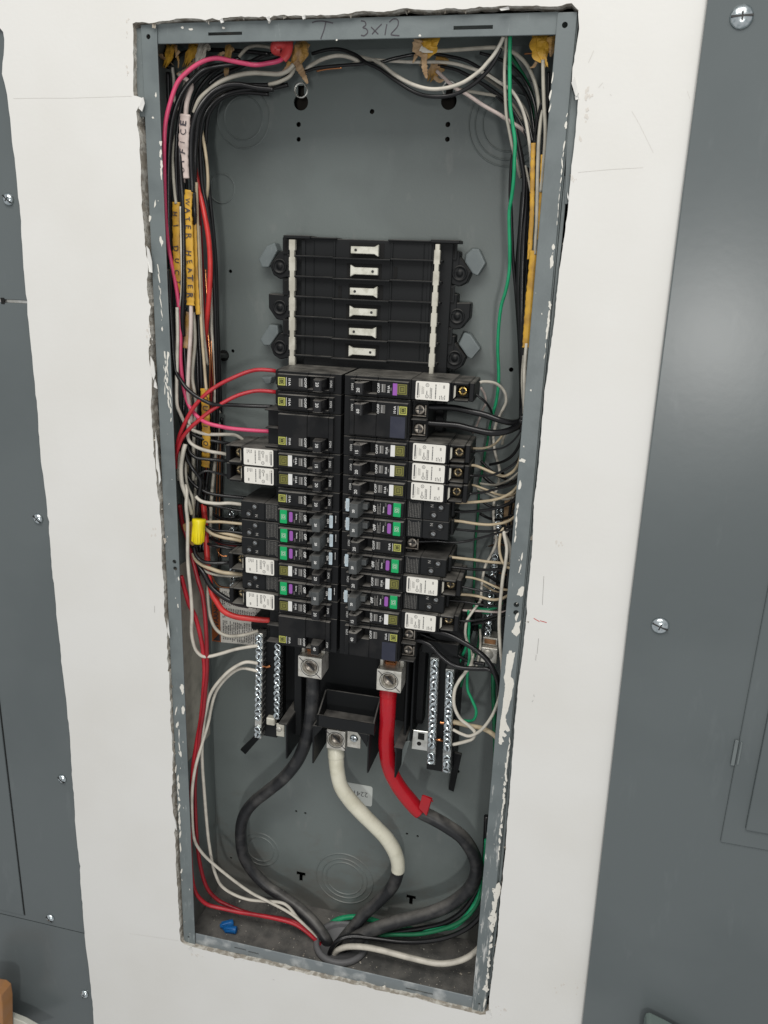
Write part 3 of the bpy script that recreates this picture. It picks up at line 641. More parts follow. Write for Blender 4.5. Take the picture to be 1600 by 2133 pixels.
def lines(mb, u0, u1, v0, v1, w, n, mi, rnd, fill=.8, t=.55):
    # n text lines stacked along u, each made of word-sized dashes along v
    for i in range(n):
        u = u0 + (u1 - u0) * (i + .5) / n; hw = (u1 - u0) / n * t / 2; v = v0; end = v1 - (v1 - v0) * rnd.random() * (1 - fill)
        while v < end - .0004:
            L_ = min(rnd.uniform(.0004, .0016), end - v); flatbox(mb, u - hw, u + hw, v, v + L_, w, mi); v += L_ + rnd.uniform(.0002, .0004)
SH = .0188; FW = -.0128
def shell(hb, v0=-.0093, v1=.0093, two=False, openv=0.0, outer=.0642):
    def fn(mb):
        mb.box(.0015, outer, v0, v1, -.0745, -.0225)
        ov0, ov1 = openv - .0055, openv + .0055
        mb.box(.0015, .0125, v0, v1, -.0226, -.0172); mb.box(.0335, outer, v0, v1, -.0226, -.0172)
        mb.box(.0126, .0334, v0, ov0, -.0226, -.0172); mb.box(.0126, .0334, ov1, v1, -.0226, -.0172)
    return fn
def faceplate(v0, v1, openv, u1=.0628):
    def fn(mb):
        mb.box(.0078, .0124, v0, v1, -.0176, FW); mb.box(.0336, u1, v0, v1, -.0176, FW)
        mb.box(.0125, .0335, v0, openv - .0056, -.0176, FW - .0004); mb.box(.0125, .0335, openv + .0056, v1, -.0176, FW - .0004)
    return fn
def handle_fn(hw, vv, hl=.0052):
    def fn(mb):
        P_ = [(.0135, -.024), (.0268, -.024), (.0252, -.008), (.0238, -.0005), (.0225, .0008), (.0165, .0008), (.0152, -.0006)]
        n = len(P_)
        vs = [V(u, vv - hl, w_) for u, w_ in P_] + [V(u, vv + hl, w_) for u, w_ in P_]
        mb.mesh(vs, [tuple(range(n)), tuple(reversed(range(n, 2 * n)))] + [(i, n + i, n + (i + 1) % n, (i + 1) % n) for i in range(n)])
    return fn
def handle(t, num, vv=0.0):
    h_ = part((vv,), t, 'handle', 'bhandle', handle_fn(0, vv), .0007, 2)
    part((num, vv), h_, 'rating_number', 'white', lambda mb: tx(mb, num, .0195, vv - .0012, .00098, .0042, 0, .01))
    part((vv,), h_, 'lockout_eye', ['dustcap', 'hole'], lambda mb: [mb.plate([(.0262, vv + .0053, -.0120), (.0254, vv + .0053, -.0080), (.0239, vv + .0053, -.0008), (.0226, vv + .0053, .0004), (.0164, vv + .0053, .0004), (.0153, vv + .0053, -.0010), (.0150, vv + .0053, -.0035)], (0, .0002, 0), 0), mb.plate([(.0196 + math.cos(a) * .0018, vv + .0056, -.0035 + math.sin(a) * .0013) for a in [2 * PI * k / 12 for k in range(12)]], (0, .0001, 0), 1)])
    return h_
def print_plain(vv, white=False, kA='10 kA', swatch=None):
    def fn(mb):
        w_ = FW + .00012
        tx(mb, 'I/ON', .0103, vv - .0005, w_, .0030, 0)
        tx(mb, 'O/OFF', .0352, vv, w_, .0031, 0, .015)
        outline(mb, .0375, .0415, vv - .0036, vv + .0036, w_, .0002, 2)
        for k in range(3): flatbox(mb, .0384 + k * .0010, .0388 + k * .0010, vv - .0034, vv + .0034, w_, 2 if k else 0)
        if white:
            tx(mb, kA, .0445, vv - .0008, w_, .0029, 0, .02); flatbox(mb, .0465, .0469, vv - .002, vv + .001, w_, 2)
            flatbox(mb, .0483, .0524, vv - .0058, vv + .0050, w_, swatch if swatch is not None else 0)
            logo(mb, .0570, vv, .0044, w_, 3, 6)
        else:
            tx(mb, kA, .0508, vv, w_, .0030, 0, .02); flatbox(mb, .0536, .0540, vv - .0040, vv + .0040, w_, 0)
            logo(mb, .0585, vv, .0043, w_, 1, 4)
    return fn
PM = ['white', 'hole', 'grayink', 'olive', 'lime', 'purple', 'darkolive']
rl = random.Random(21)
def label_fn(mb):
    mb.prism(rnd_rect(.0688, .0994, -.0083, .0083, .0013), -.0166, -.0160, 0)
    w_ = -.01592; r2 = random.Random(5)
    flatbox(mb, .0702, .0716, -.0045, .0068, w_, 1); flatbox(mb, .0702, .0716, -.0068, -.0050, w_, 2)
    lines(mb, .0722, .0730, -.006, .006, w_, 1, 2, r2); lines(mb, .0742, .0768, -.003, .0045, w_, 3, 2, r2, .9)
    for cu, cv in ((.0795, .0052), (.0795, -.0050)):
        n = 14; P1 = [(cu + math.cos(2 * PI * k / n) * .0016, cv + math.sin(2 * PI * k / n) * .0017) for k in range(n)]; P2 = [(cu + math.cos(2 * PI * k / n) * .0012, cv + math.sin(2 * PI * k / n) * .0013) for k in range(n)]
        for k in range(n): mb.face([V(*P1[k], w_), V(*P1[(k + 1) % n], w_), V(*P2[(k + 1) % n], w_), V(*P2[k], w_)], 1)
        tx(mb, 'UL' if cv < 0 else 'SP', cu, cv, w_, .0014, 1)
    lines(mb, .0785, .0800, -.0030, .0010, w_, 1, 1, r2); lines(mb, .0818, .0842, -.0068, .0030, w_, 2, 1, r2, .85)
    lines(mb, .0866, .0880, -.0066, .0066, w_, 1, 1, r2, 1.0, .7); lines(mb, .0905, .0965, -.0070, -.0025, w_, 4, 1, r2, .6, .4)
    tx(mb, 'I', .0905, .0066, w_, .001, 1); n = 5; flatbox(mb, .0940, .0955, .0030, .0058, w_, 2)
def afci_body(mb):
    mb.box(.0643, .1012, -.0092, .0092, -.0745, -.0167)
    mb.box(.1013, .1030, -.0088, .0088, -.07, -.0175)
    mb.box(.1031, .1165, -.0090, -.0070, -.068, -.0215); mb.box(.1031, .1165, .0064, .0090, -.068, -.0180)
    mb.box(.1031, .1165, -.0070, .0064, -.066, -.0345)
    mb.box(.1166, .1212, -.0085, .0088, -.066, -.0225)
def afci(t, nm, sw=None, brassy=True):
    part((), t, 'body', 'black', shell(0), .0004)
    part((), t, 'face_plate', 'bface', faceplate(-.0068, .0068, 0), .0004)
    part((sw,), t, 'face_print', PM, print_plain(0, True, '10 kA', 5 if sw else None))
    handle(t, nm)
    part((), t, 'ground_fault_module', 'black', afci_body, .0007)
    lb = part((), t, 'rating_label', ['label', 'ink', 'grayink'], label_fn); lb.rotation_euler = (0, ((len(COL.objects) * 7) % 11 - 5) * .0011, 0)
    part((), t, 'window_chip', 'ivory', lambda mb: mb.plate([(.1032, -.0062, -.0196), (.1048, -.0040, -.0206), (.1048, .0056, -.0206), (.1032, .0058, -.0196)], (0, 0, -.001)))
    s_ = part((bool(sw),), t, 'terminal_screw', 'brass' if sw else 'brass2', lambda mb: mb.lathe((.1098, -.0002, -.0340), [(.0048, 0), (.0048, .0030), (.0042, .0038), (.0022, .0040), (.0018, .0032), (.0001, .0030)], 18), 0)
    part((), s_, 'screw_slot', 'zincd', lambda mb: [mb.box(.1062, .1134, -.0007, .0002, -.0307, -.02985), mb.box(.1094, .1102, -.0036, .0034, -.0307, -.0298)])
def plain(t, nm, kA='10 kA'):
    part((), t, 'body', 'black', shell(0), .0004)
    part((), t, 'face_plate', 'bface', faceplate(-.0068, .0068, 0), .0004)
    part((kA,), t, 'face_print', PM, print_plain(0, False, kA))
    handle(t, nm)
    part((), t, 'terminal_end', 'black2', lambda mb: [mb.box(.0643, .0700, -.0090, .0090, -.0745, -.030), mb.box(.0700, .0740, -.0070, .0070, -.073, -.037)], .0006)
def screwset(t, us, vs_, w_, mt='zinc'):
    for v in vs_:
        part((us, v, w_), t, 'terminal_clamp', 'oldscrew', lambda mb: [mb.box(us + .0052, us + .0062, v - .0045, v + .0045, w_, w_ + .003), mb.box(us - .0062, us + .0062, v - .0062, v - .0054, w_, w_ + .0025)])
        s_ = part((us, v, w_), t, 'terminal_screw', mt, lambda mb: mb.lathe((us, v, w_), [(.0050, 0), (.0050, .0020), (.0040, .0028), (.0024, .0022), (.0001, .0018)], 18))
        part((us, v, w_), s_, 'screw_slot', 'zincd', lambda mb: [mb.box(us - .0036, us + .0036, v - .0005, v + .0005, w_ + .0020, w_ + .0029), mb.box(us - .0005, us + .0005, v - .0034, v + .0034, w_ + .0020, w_ + .00285)])
def double(t, nm, patch=False, side=1):
    # two poles; the handle belongs to the upper pole in this frame
    vo = .0094
    part((), t, 'body', 'black', shell(0, -.0187, .0187, True, vo), .0004)
    part((patch,), t, 'face_plate', 'bface', faceplate(-.0165, .0160, vo), .0004)
    part((), t, 'face_print', PM, print_plain(vo, False, '10 kA'))
    handle(t, nm, vo)
    if patch: part((), t, 'rating_patch', 'bluegrey', lambda mb: mb.box(.0470, .0610, -.0163, .0035, FW + .00005, FW + .0003))
    part((), t, 'terminal_end', 'black2', lambda mb: [mb.box(.0643, .0790, -.0187, .0187, -.0745, -.0300), mb.box(.0643, .0790, -.0008, .0008, -.0300, -.0215), mb.box(.0643, .0790, .0172, .0187, -.0300, -.0195), mb.box(.0643, .0790, -.0187, -.0172, -.0300, -.0195)], .0006)
    if side > 0: screwset(t, .0712, (.0090, -.0090), -.0298, 'oldscrew')
def dual(t, nm):
    part((), t, 'body', 'black', shell(0), .0004)
    part((), t, 'face_plate', 'bface', faceplate(-.0074, .0072, 0, .0632), .0005)
    g_ = part((), t, 'test_button', 'green', lambda mb: mb.prism(rnd_rect(.0532, .0606, -.0068, .0068, .0005, 2), -.0128, -.0118), .0003)
    part((), g_, 'button_logo', 'white', lambda mb: [outline(mb, .0548, .0590, -.0024, .0024, -.01172, .00022, 0), outline(mb, .0557, .0581, -.0012, .0012, -.01172, .00035, 0)])
    p_ = part((), t, 'purple_mark', 'purple', lambda mb: mb.prism(rnd_rect(.0476, .0512, -.0054, .0048, .0012, 3), FW, FW + .00025))
    def pr(mb):
        w_ = FW + .00012; r2 = random.Random(9)
        tx(mb, 'ON', .0113, -.0002, w_, .0031, 0, .02); tx(mb, 'OFF', .0350, -.0008, w_, .0036, 0, .03)
        tx(mb, 'Service', .0436, -.0012, w_, .0021, 0, .02)
        lines(mb, .0372, .0412, -.0060, .0056, w_, 3, 2, r2, .7, .35); lines(mb, .0450, .0464, .002, .0066, w_, 2, 2, r2, .8, .3)
        lines(mb, .0044, .0050, -.0052, .0022, -.0170, 1, 0, r2, 1, 1)
    part((), t, 'face_print', PM, pr)
    s_ = part((), t, 'date_sticker', 'bluew', lambda mb: mb.prism(rnd_rect(.0064, .0098, -.0064, .0064, .0007, 2), FW - .0001, FW + .0002))
    part((), s_, 'sticker_print', 'grayink', lambda mb: lines(mb, .0072, .0092, -.004, .004, FW + .00025, 2, 0, random.Random(2), .8, .3))
    def hd(mb):
        P_ = [(.0138, -.020), (.0245, -.020), (.0238, -.004), (.0228, .0028), (.0216, .0038), (.0156, .0038), (.0145, .0028)]
        n = len(P_); vs = [V(u, -.0072, w_) for u, w_ in P_] + [V(u, .0066, w_) for u, w_ in P_]
        mb.mesh(vs, [tuple(range(n)), tuple(reversed(range(n, 2 * n)))] + [(i, n + i, n + (i + 1) % n, (i + 1) % n) for i in range(n)])
        mb.box(.0238, .0290, -.0018, .0040, -.020, -.0085)
    h_ = part((), t, 'handle', 'ghandle', hd, .0010, 2)
    part((nm,), h_, 'rating_number', 'white', lambda mb: tx(mb, nm, .0186, -.0005, .0040, .0032, 0, .04))
    def mod(mb):
        mb.box(.0643, .0800, -.0092, .0092, -.0745, -.0205); mb.box(.0800, .1055, -.0092, .0092, -.0745, -.0212)
        mb.box(.1055, .1085, -.0075, .0075, -.0745, -.034)
    part((), t, 'terminal_block', 'black2', mod, .0006)
    def mp(mb):
        lines(mb, .0662, .0785, -.0078, .0078, -.0204, 8, 0, random.Random(31), .85, .42)
        tx(mb, 'N', .0890, .0052, -.0211, .0040, 1, .01)
    part((), t, 'block_print', ['mould', 'grayink'], mp)
    for (u, v) in ((.0970, .0040), (.0905, -.0042)):
        q = part((u,), t, 'screw_well', ['hole', 'black2'], lambda mb: [mb.lathe((u, v, -.0212), [(.0036, .0001), (.0036, .0002)], 18, 0, False), mb.lathe((u, v, -.0212), [(.0041, 0), (.0040, .0005), (.0036, .0005), (.0035, .0001)], 18, 1, cap=False)])
        part((u,), q, 'well_screw', ['wellscrew', 'zinc'], lambda mb: [mb.lathe((u + .0004, v + .0002, -.0212), [(.0024, .00022), (.0021, .0003), (.0001, .0003)], 12), mb.plate([(u - .0016, v + .0006, -.0208), (u + .0012, v - .0012, -.0208), (u + .0017, v - .0006, -.0208), (u - .0011, v + .0011, -.0208)], (0, 0, -.0002), 1)])  # bright zinc sliver on the dark disc paints the slot's glint
def brk(side, row, kind, label, group, span=1, **k):
    h = .6890 - .0190 * (row + span / 2) ; h += -.0003
    jr = random.Random(row * 2 + side); t = thing('circuit_breaker', (XC + jr.uniform(-.0003, .0003), h + jr.uniform(-.00015, .00015), jr.uniform(-.0005, .0005)), label, 'circuit breaker', group, (0 if side > 0 else PI) + jr.uniform(-.004, .004))
    KIND[0] = kind.__name__ + ('R' if side > 0 else 'L'); kind(t, **k, **({'side': side} if kind is double else {})); return t
GP, GA, GD, G2 = 'plain single pole breakers', 'breakers with a white rating label', 'breakers with a green test button', 'wide two pole breakers'
brk(-1, 0, plain, 'topmost black breaker of the left column, marked 20, with a red wire', GP, nm='20')
brk(-1, 1, plain, 'second black breaker of the left column, just under the topmost one, with a red wire', GP, nm='20', kA='10 kA')
brk(-1, 2, double, 'wide two pole breaker marked 30 in the upper left column with a pink wire', G2, 2, nm='30')
brk(-1, 4, afci, 'breaker marked 15 with the uppermost white label on the left side', GA, nm='15')
brk(-1, 5, afci, 'breaker marked 20 with the second white label from the top on the left', GA, nm='20')
brk(-1, 6, plain, 'plain black breaker marked 20 directly above the green buttons of the left column', GP, nm='20')
brk(-1, 7, dual, 'left column breaker with the uppermost green button and a grey handle', GD, nm='20')
brk(-1, 8, dual, 'left column breaker with the second green button from the top', GD, nm='20')
brk(-1, 9, dual, 'left column breaker with the third green button, above a white labelled breaker', GD, nm='20')
brk(-1, 10, afci, 'white labelled breaker between two green buttons in the left column', GA, nm='20')
brk(-1, 11, dual, 'left column breaker with the lowest green button', GD, nm='20')
brk(-1, 12, afci, 'breaker with the lowest white label on the left, above the two pole breaker', GA, nm='20')
brk(-1, 13, double, 'two pole breaker marked 40 at the bottom of the left column above the lug', G2, 2, nm='40')
brk(1, 0, afci, 'topmost breaker of the right column with a purple swatch and shiny brass screw', GA, nm='20', sw=True)
brk(1, 1, double, 'wide two pole breaker marked 60 in the right column feeding two thick black cables', G2, 2, nm='60', patch=True)
brk(1, 3, afci, 'right column breaker marked 15 with the white label under the 60 breaker', GA, nm='15')
brk(1, 4, afci, 'middle one of three neighbouring white labelled breakers on the right', GA, nm='20')
brk(1, 5, afci, 'lowest of three neighbouring white labelled breakers on the right', GA, nm='20')
brk(1, 6, dual, 'right column breaker with the uppermost green button', GD, nm='20')
brk(1, 7, dual, 'right column breaker with the second green button from the top', GD, nm='20')
b9 = brk(1, 8, plain, 'plain right column breaker between green buttons with a black wire at its screw', GP, nm='20', kA='10 kA')
screwset(b9, .0700, (.0015,), -.0300, 'oldscrew')
brk(1, 9, dual, 'right column breaker with the third green button from the top', GD, nm='20')
brk(1, 10, afci, 'right column white labelled breaker between two green buttons', GA, nm='20')
brk(1, 11, dual, 'right column breaker with the lowest green button', GD, nm='20')
brk(1, 12, afci, 'lowest white labelled breaker of the right column', GA, nm='15')
brk(1, 13, double, 'two pole breaker with a blue grey patch at the bottom of the right column', G2, 2, nm='40', patch=True)

# ================================================================== LOWER BUS PARTS
mb = MB(); mb.box(.112, .262, .30, .392, -.0945, -.076); mb.box(.118, .127, .272, .40, -.0945, -.058); mb.box(.246, .2485, .30, .40, -.0945, -.05); mb.box(.252, .2545, .29, .40, -.0945, -.055)
mb.box(.095, .112, .268, .40, -.0945, -.082)
keep(mb.build('lower_base', 'black2', bevel=.0008), bus)
def lug(p, label, wd=.0262, hh=.0245, top=True):
    x, h, d = p
    t = thing('cable_lug', (x, h, d - .02), label, 'cable lug', 'square aluminium lugs')
    mb = MB(); a, b = wd / 2, hh / 2; mb.box(x - a, x + a, h - b, h + b, d - .026, d)
    bd = mb.build('lug_block', 'alu', bevel=.0009, seg=2); cb = MB(); cb.lathe((x, h, 0), [(.0086, d - .0055), (.0086, d + .003)], 36, sm=False); cut(bd, cb.build('c', 'alu')); keep(bd, t)
    if top:
        mb = MB(); mb.box(x - a + .001, x - a + .0045, h + b - .0005, h + b + .0095, d - .030, d - .009); mb.box(x + a - .0045, x + a - .0005, h + b - .0005, h + b + .0115, d - .030, d - .012); mb.box(x - a + .0045, x + a - .0045, h + b - .001, h + b + .008, d - .030, d - .022)
        keep(mb.build('lug_collar', 'alu', bevel=.0006), t)
        mb = MB(); mb.box(x - a + .0055, x + a - .009, h + b - .0005, h + b + .0035, d - .022, d - .0125); keep(mb.build('copper_strands', 'copper', bevel=.0008), t)
    mb = MB(); r_ = .0088; mb.lathe((x, h, d), [(.0101, -.0002), (.0100, .0003), (.0094, .0003), (.0093, -.0002)], 32, cap=False); keep(mb.build('screw_seat', 'zincd'), t)
    s_ = MB(); s_.lathe((x, h, d), [(.0072, -.0056), (.0072, -.0034), (.0062, -.0024), (.0048, -.0025), (.0040, -.0034), (.0001, -.0034)], 28); sc = keep(s_.build('set_screw', 'oldscrew'), t)
    mb = MB(); c, s2 = math.cos(-.72), math.sin(-.72)
    mb.prism([(x + u * c - v * s2, h + u * s2 + v * c) for u, v in ((-.0058, -.0010), (.0058, -.0010), (.0058, .0010), (-.0058, .0010))], d - .0035, d - .0022)
    o = mb.build('slot', 'zincd'); o.parent = sc
    mb = MB(); mb.prism([(x + u * c - v * s2, h + u * s2 + v * c) for u, v in ((-.0155, -.0004), (-.0085, -.0003), (-.0085, .0003), (-.0155, .0004))], d + .0000, d + .0003)
    mb.prism([(x + u * c - v * s2, h + u * s2 + v * c) for u, v in ((.0085, -.0003), (.0165, -.0004), (.0165, .0004), (.0085, .0003))], d + .0000, d + .0003)
    keep(mb.build('torque_mark', 'marker'), t)
    return t
lug((.1455, .3755, -.03), 'square silver lug at the bottom left of the bus holding the plain black feeder')
lug((.2318, .3735, -.03), 'square silver lug at the bottom right of the bus holding the red taped feeder')
lug((.1700, .2795, -.05), 'brown tinged neutral lug below the black tray holding the white taped feeder', .0215, .0245, False)
t = thing('neutral_strap', (.191, .283, -.07), 'small flat silver strap with a slotted screw beside the neutral lug', 'strap')
mb = MB(); mb.box(.1828, .1982, .2725, .2935, -.0545, -.0515); keep(mb.build('strap_plate', 'alu', bevel=.0004), t)
screw('strap_screw', (.1905, .2845, -.0515), .0048, t, -.15, hh=.4)
# black insulating tray over the neutral lug with its fins
t = thing('insulating_tray', (.185, .30, -.09), 'black open plastic tray with pointed fins between the feeder lugs', 'insulator')
A, B, C_, D_ = at(660, 1490, -.03), at(779, 1507, -.03), at(796, 1460, -.055), at(687, 1441, -.055)
mb = MB()
x0, x1 = .1545, .2180; hb, hf = .3065, .3205
mb.box(x0, x1, hb, hf, -.032, -.030)                        # front lip
mb.box(x0, x1, hb, hb + .0018, -.088, -.032)                # floor
mb.plate([(x0, hb, -.030), (x0, hf, -.030), (x0, .336, -.058), (x0, hb, -.088)], (.0018, 0, 0))
mb.plate([(x1 - .0018, hb, -.030), (x1 - .0018, hf, -.030), (x1 - .0018, .336, -.058), (x1 - .0018, hb, -.088)], (.0018, 0, 0))
mb.box(x0 + .0018, x1 - .0018, hb + .0018, .336, -.060, -.058)
mb.box(x0 + .0018, x1 - .0018, hb + .0018, .3115, -.058, -.032)
keep(mb.build('tray', 'black2', bevel=.0006), t)
def fin(P_, w_=.0018, label=None, par=None):
    mb = MB(); mb.plate([at(*q) for q in P_], (w_, 0, 0)); return keep(mb.build('fin', 'black2', bevel=.0004), par or t)
def finx(x, pts, par=None, name='fin'):
    mb = MB(); mb.plate([(x, h, d) for h, d in pts], (.0018, 0, 0)); return keep(mb.build(name, 'black2', bevel=.0004), par or t)
for x, ht in ((.1184, .3012), (.1492, .306), (.2115, .306), (.242, .2955)):
    finx(x, [(ht, -.030), (ht, -.090), (.2545, -.090), (.2587, -.030)])
for x0, x1, ht, db in ((.1105, .1200, .3012, -.088), (.2405, .2500, .2955, -.092)):
    mb = MB(); mb.box(x0, x1, ht, ht + .0016, db, -.029); keep(mb.build('fin_cap', 'black2', bevel=.0003), t)
for x, s_ in ((.1492, 1), (.2115, -1)):
    mb = MB(); mb.plate([(x, .306, -.0305), (x + s_ * .012, .306, -.0305), (x + s_ * .0008, .290, -.0305)], (0, 0, -.0015)); keep(mb.build('gusset', 'black2', bevel=.0003), t)
mb = MB(); mb.plate([(.2455, .290, -.052), (.2530, .291, -.054), (.2450, .255, -.052)], (0, 0, -.0012)); keep(mb.build('fin_face', 'back', bevel=.0003), t)

# ---------------------------------------------------------------- terminal bars
def bar(name, p0, p1, wpx, n, label, cat='terminal bar', rr_=.0031, missing=(), tip=0, group=None, mt='tin', side=.009):
    a, b = at(*p0), at(*p1)
    t = thing(name, b, label, cat, group)
    A_, B_ = Vector(a), Vector(b); dr = (B_ - A_).normalized(); nx = Vector((dr.y, -dr.x, 0)).normalized(); nx = -nx if nx.x < 0 else nx
    hw = wpx / 2
    q = [A_ - dr * .005 - nx * hw, A_ - dr * .005 + nx * hw, B_ + dr * .005 + nx * hw, B_ + dr * .005 - nx * hw]
    mb = MB(); nrm = Vector((0, 0, -1)); vs = [V(*p) for p in q] + [V(*(p + nrm * side)) for p in q]
    mb.mesh(vs, [(0, 1, 2, 3), (7, 6, 5, 4), (0, 4, 5, 1), (1, 5, 6, 2), (2, 6, 7, 3), (3, 7, 4, 0)])
    br = keep(mb.build('bar', mt, bevel=.0005), t)
    mb = MB()
    for k in range(n):
        c = A_.lerp(B_, (k + .5) / n) + nx * (hw + .0001); mb.box(c.x - .0002, c.x + .0003, c.y - .0028, c.y + .0012, c.z - side * .85, c.z - side * .25)
    ho = mb.build('wire_holes', 'hole'); ho['kind'] = 'stuff'; keep(ho, t)
    rs = random.Random(int(p0[0]))
    for k in range(n):
        if k in missing: continue
        c = A_.lerp(B_, k / (n - 1)); ang = rs.uniform(0, 3); z = c.z + rs.uniform(0, .0018)
        key = ('bs', rr_)
        if key not in CACHE:
            mb = MB(); mb.lathe((0, 0, 0), [(rr_, -.002), (rr_, .0005), (rr_ * .78, .0012), (rr_ * .55, .0006), (.0001, .0002)], 14)
            mb2 = MB(); mb2.box(-rr_ * .8, rr_ * .8, -rr_ * .15, rr_ * .15, .0002, .00105)
            o = mb.build('screw', 'zinc', t); CACHE[key] = o.data
            o2 = mb2.build('slot', 'zincd', o); CACHE[key + ('s',)] = o2.data
        else:
            o = link('screw', CACHE[key], t); o2 = link('slot', CACHE[key + ('s',)], o)
        o.location = V(c.x, c.y, z) - t.location; o.rotation_euler = (rs.uniform(-.2, .2), ang, rs.uniform(-.2, .2))
    return t
bar('neutral_bar', (540, 1328, -.038), (537, 1530, -.038), .0078, 17, 'outer silver neutral bar with a column of screws at the lower left', rr_=.0040, missing=(14,), side=.012)
bar('neutral_bar', (579, 1346, -.046), (577, 1490, -.046), .0066, 13, 'inner darker terminal bar at the lower left with bright screw heads', rr_=.0040, mt='bar')
bar('neutral_bar', (905, 1380, -.038), (898, 1584, -.038), .0090, 19, 'inner one of the two silver bars at the lower right', rr_=.0042, missing=(16,), side=.010, mt='bar')
bar('neutral_bar', (937, 1404, -.036), (930, 1602, -.036), .0090, 18, 'outer one of the two silver bars at the lower right', rr_=.0042, missing=(14,), side=.010, mt='bar')
bar('ground_bar', (1041, 1062, -.078), (1016, 1318, -.078), .0075, 20, 'ground bar with bright screws deep behind the wires on the right', rr_=.0038, missing=(5, 6, 11), mt='bar')
bar('ground_bar', (483, 1070, -.078), (484, 1236, -.078), .0060, 11, 'ground bar with bright screws behind the wires on the left', rr_=.0036, missing=(4,), mt='bar')
# end plates, brackets, rail supports
t = thing('bar_bracket', at(580, 1525, -.055), 'silver end tab with a screw hole under the inner left bar', 'bracket')
a = at(583, 1522, -.048); mb = MB(); mb.box(a[0] - .0042, a[0] + .0052, a[1] - .0075, a[1] + .0085, -.050, -.048); keep(mb.build('tab_plate', 'ivory', bevel=.0004), t)
a = at(581, 1519, -.048); mb = MB(); mb.lathe((a[0], a[1], -.048), [(.0034, 0), (.003, .0006), (.0001, .0008)], 14); keep(mb.build('tab_screw', 'alu'), t)
a = at(562, 1503, -.045); mb = MB(); mb.box(a[0] - .0045, a[0] + .0055, a[1] - .0052, a[1] + .004, -.062, -.045); keep(mb.build('link', 'ivory', bevel=.001), t)
t = thing('mounting_bracket', at(876, 1545, -.06), 'silver bracket with a square hole beside the lower right bars', 'bracket')
P_ = pxpoly('861,1521 893,1525 892,1565 857,1560', -.052)
mb = MB(); mb.prism(P_, -.0535, -.052); keep(mb.build('bracket_plate', 'tin', bevel=.0004), t)
a = at(877.5, 1534, -.052); mb = MB(); mb.box(a[0] - .0035, a[0] + .0035, a[1] - .004, a[1] + .004, -.052, -.0517); keep(mb.build('square_hole', 'hole'), t)
a = at(873, 1549, -.052); mb = MB(); cyl(mb, a[0], a[1], .0024, -.052, -.0517); keep(mb.build('round_hole', 'hole'), t)
t = thing('bar_support', at(545, 1500, -.09), 'black plastic support arm carrying the left neutral bars', 'support')
mb = MB(); mb.box(.083, .100, .268, .40, -.0945, -.052); keep(mb.build('rail', 'black2', bevel=.0006), t)
mb = MB(); mb.plate([at(530, 1533, -.05), at(541, 1538, -.05), at(511, 1572, -.075), at(500, 1562, -.075)], (0, 0, -.006)); keep(mb.build('arm', 'black2', bevel=.0006), t)
mb = MB(); a = at(548, 1322, -.06); mb.box(.070, .112, .398, .412, -.090, -.052); keep(mb.build('head', 'black2', bevel=.002), t)
t = thing('bar_support', at(920, 1500, -.09), 'black plastic support carrying the right neutral bars', 'support')
mb = MB(); mb.box(.2735, .3015, .262, .405, -.0945, -.050); mb.box(.262, .300, .404, .418, -.090, -.045); keep(mb.build('rail', 'black2', bevel=.0006), t)
mb = MB(); mb.plate([at(946, 1568, -.055), at(962, 1572, -.055), at(945, 1650, -.090), at(934, 1645, -.090)], (0, 0, -.004)); keep(mb.build('arm', 'black2', bevel=.0006), t)
mb = MB(); mb.box(.292, .318, .415, .452, -.09, -.0885); mb.box(.268, .31, .418, .455, -.088, -.05); keep(mb.build('upper_shroud', 'black2', bevel=.001), t)
# ground lug on the right
t = thing('ground_lug', at(1020, 1360, -.08), 'tin plated ground lug with brown wire end at the foot of the right bar', 'cable lug')
a = at(1018, 1363, -.066); mb = MB(); mb.box(a[0] - .0085, a[0] + .009, a[1] - .010, a[1] + .007, -.084, -.066); keep(mb.build('lug_block', 'alu', bevel=.0008), t)
mb = MB(); mb.lathe((a[0] - .001, a[1] - .0005, -.066), [(.006, 0), (.0055, .001), (.0001, .0014)], 20); keep(mb.build('set_screw', 'alu'), t)
mb = MB(); mb.box(a[0] - .008, a[0] + .008, a[1] + .0075, a[1] + .016, -.09, -.072); keep(mb.build('collar', 'alu', bevel=.0008), t)
mb = MB(); mb.box(a[0] - .006, a[0] + .006, a[1] + .009, a[1] + .0145, -.0722, -.0715); keep(mb.build('wire_end', 'card', bevel=.001), t)
# stickers on the back
t = thing('warning_sticker', (.04, .39, -.0945), 'dusty warning sticker with an orange edge and fine rotated print on the back wall', 'sticker')
mb = MB(); mb.prism([(.0032, .355), (.0145, .3552), (.0145, .424), (.0045, .4235)], -.0949, -.0946); keep(mb.build('orange_edge', 'orange'), t)
mb = MB(); mb.prism([(.0145, .3552), (.0665, .3580), (.0675, .4235), (.0145, .424)], -.0949, -.0946); keep(mb.build('paper', 'label'), t)
mb = MB(); r2 = random.Random(77); n = 22
for blk in ((.358, .384), (.387, .400), (.403, .421)):
    for i in range(n):
        x = .0175 + i * .0022; h = blk[0] + r2.random() * .002
        while h < blk[1] - .001:
            L_ = r2.uniform(.001, .0045)
            if r2.random() < .93: mb.face([V(x, h, -.09455), V(x + .0011, h, -.09455), V(x + .0011, min(h + L_, blk[1]), -.09455), V(x, min(h + L_, blk[1]), -.09455)])
            h += L_ + .0006
keep(mb.build('fine_print', 'ink'), t)
mb = MB(); put_text(mb, 'WARNING', V(.0095, .392, -.0945), Vector((0, 0, 1)), Vector((-1, 0, 0)), .0085, 0, .02); keep(mb.build('warning_word', 'marker'), t)
mb = MB(); mb.prism([(.0045, .3565), (.0135, .3566), (.013, .3665)], -.0945, -.0944); keep(mb.build('warning_triangle', 'marker'), t)
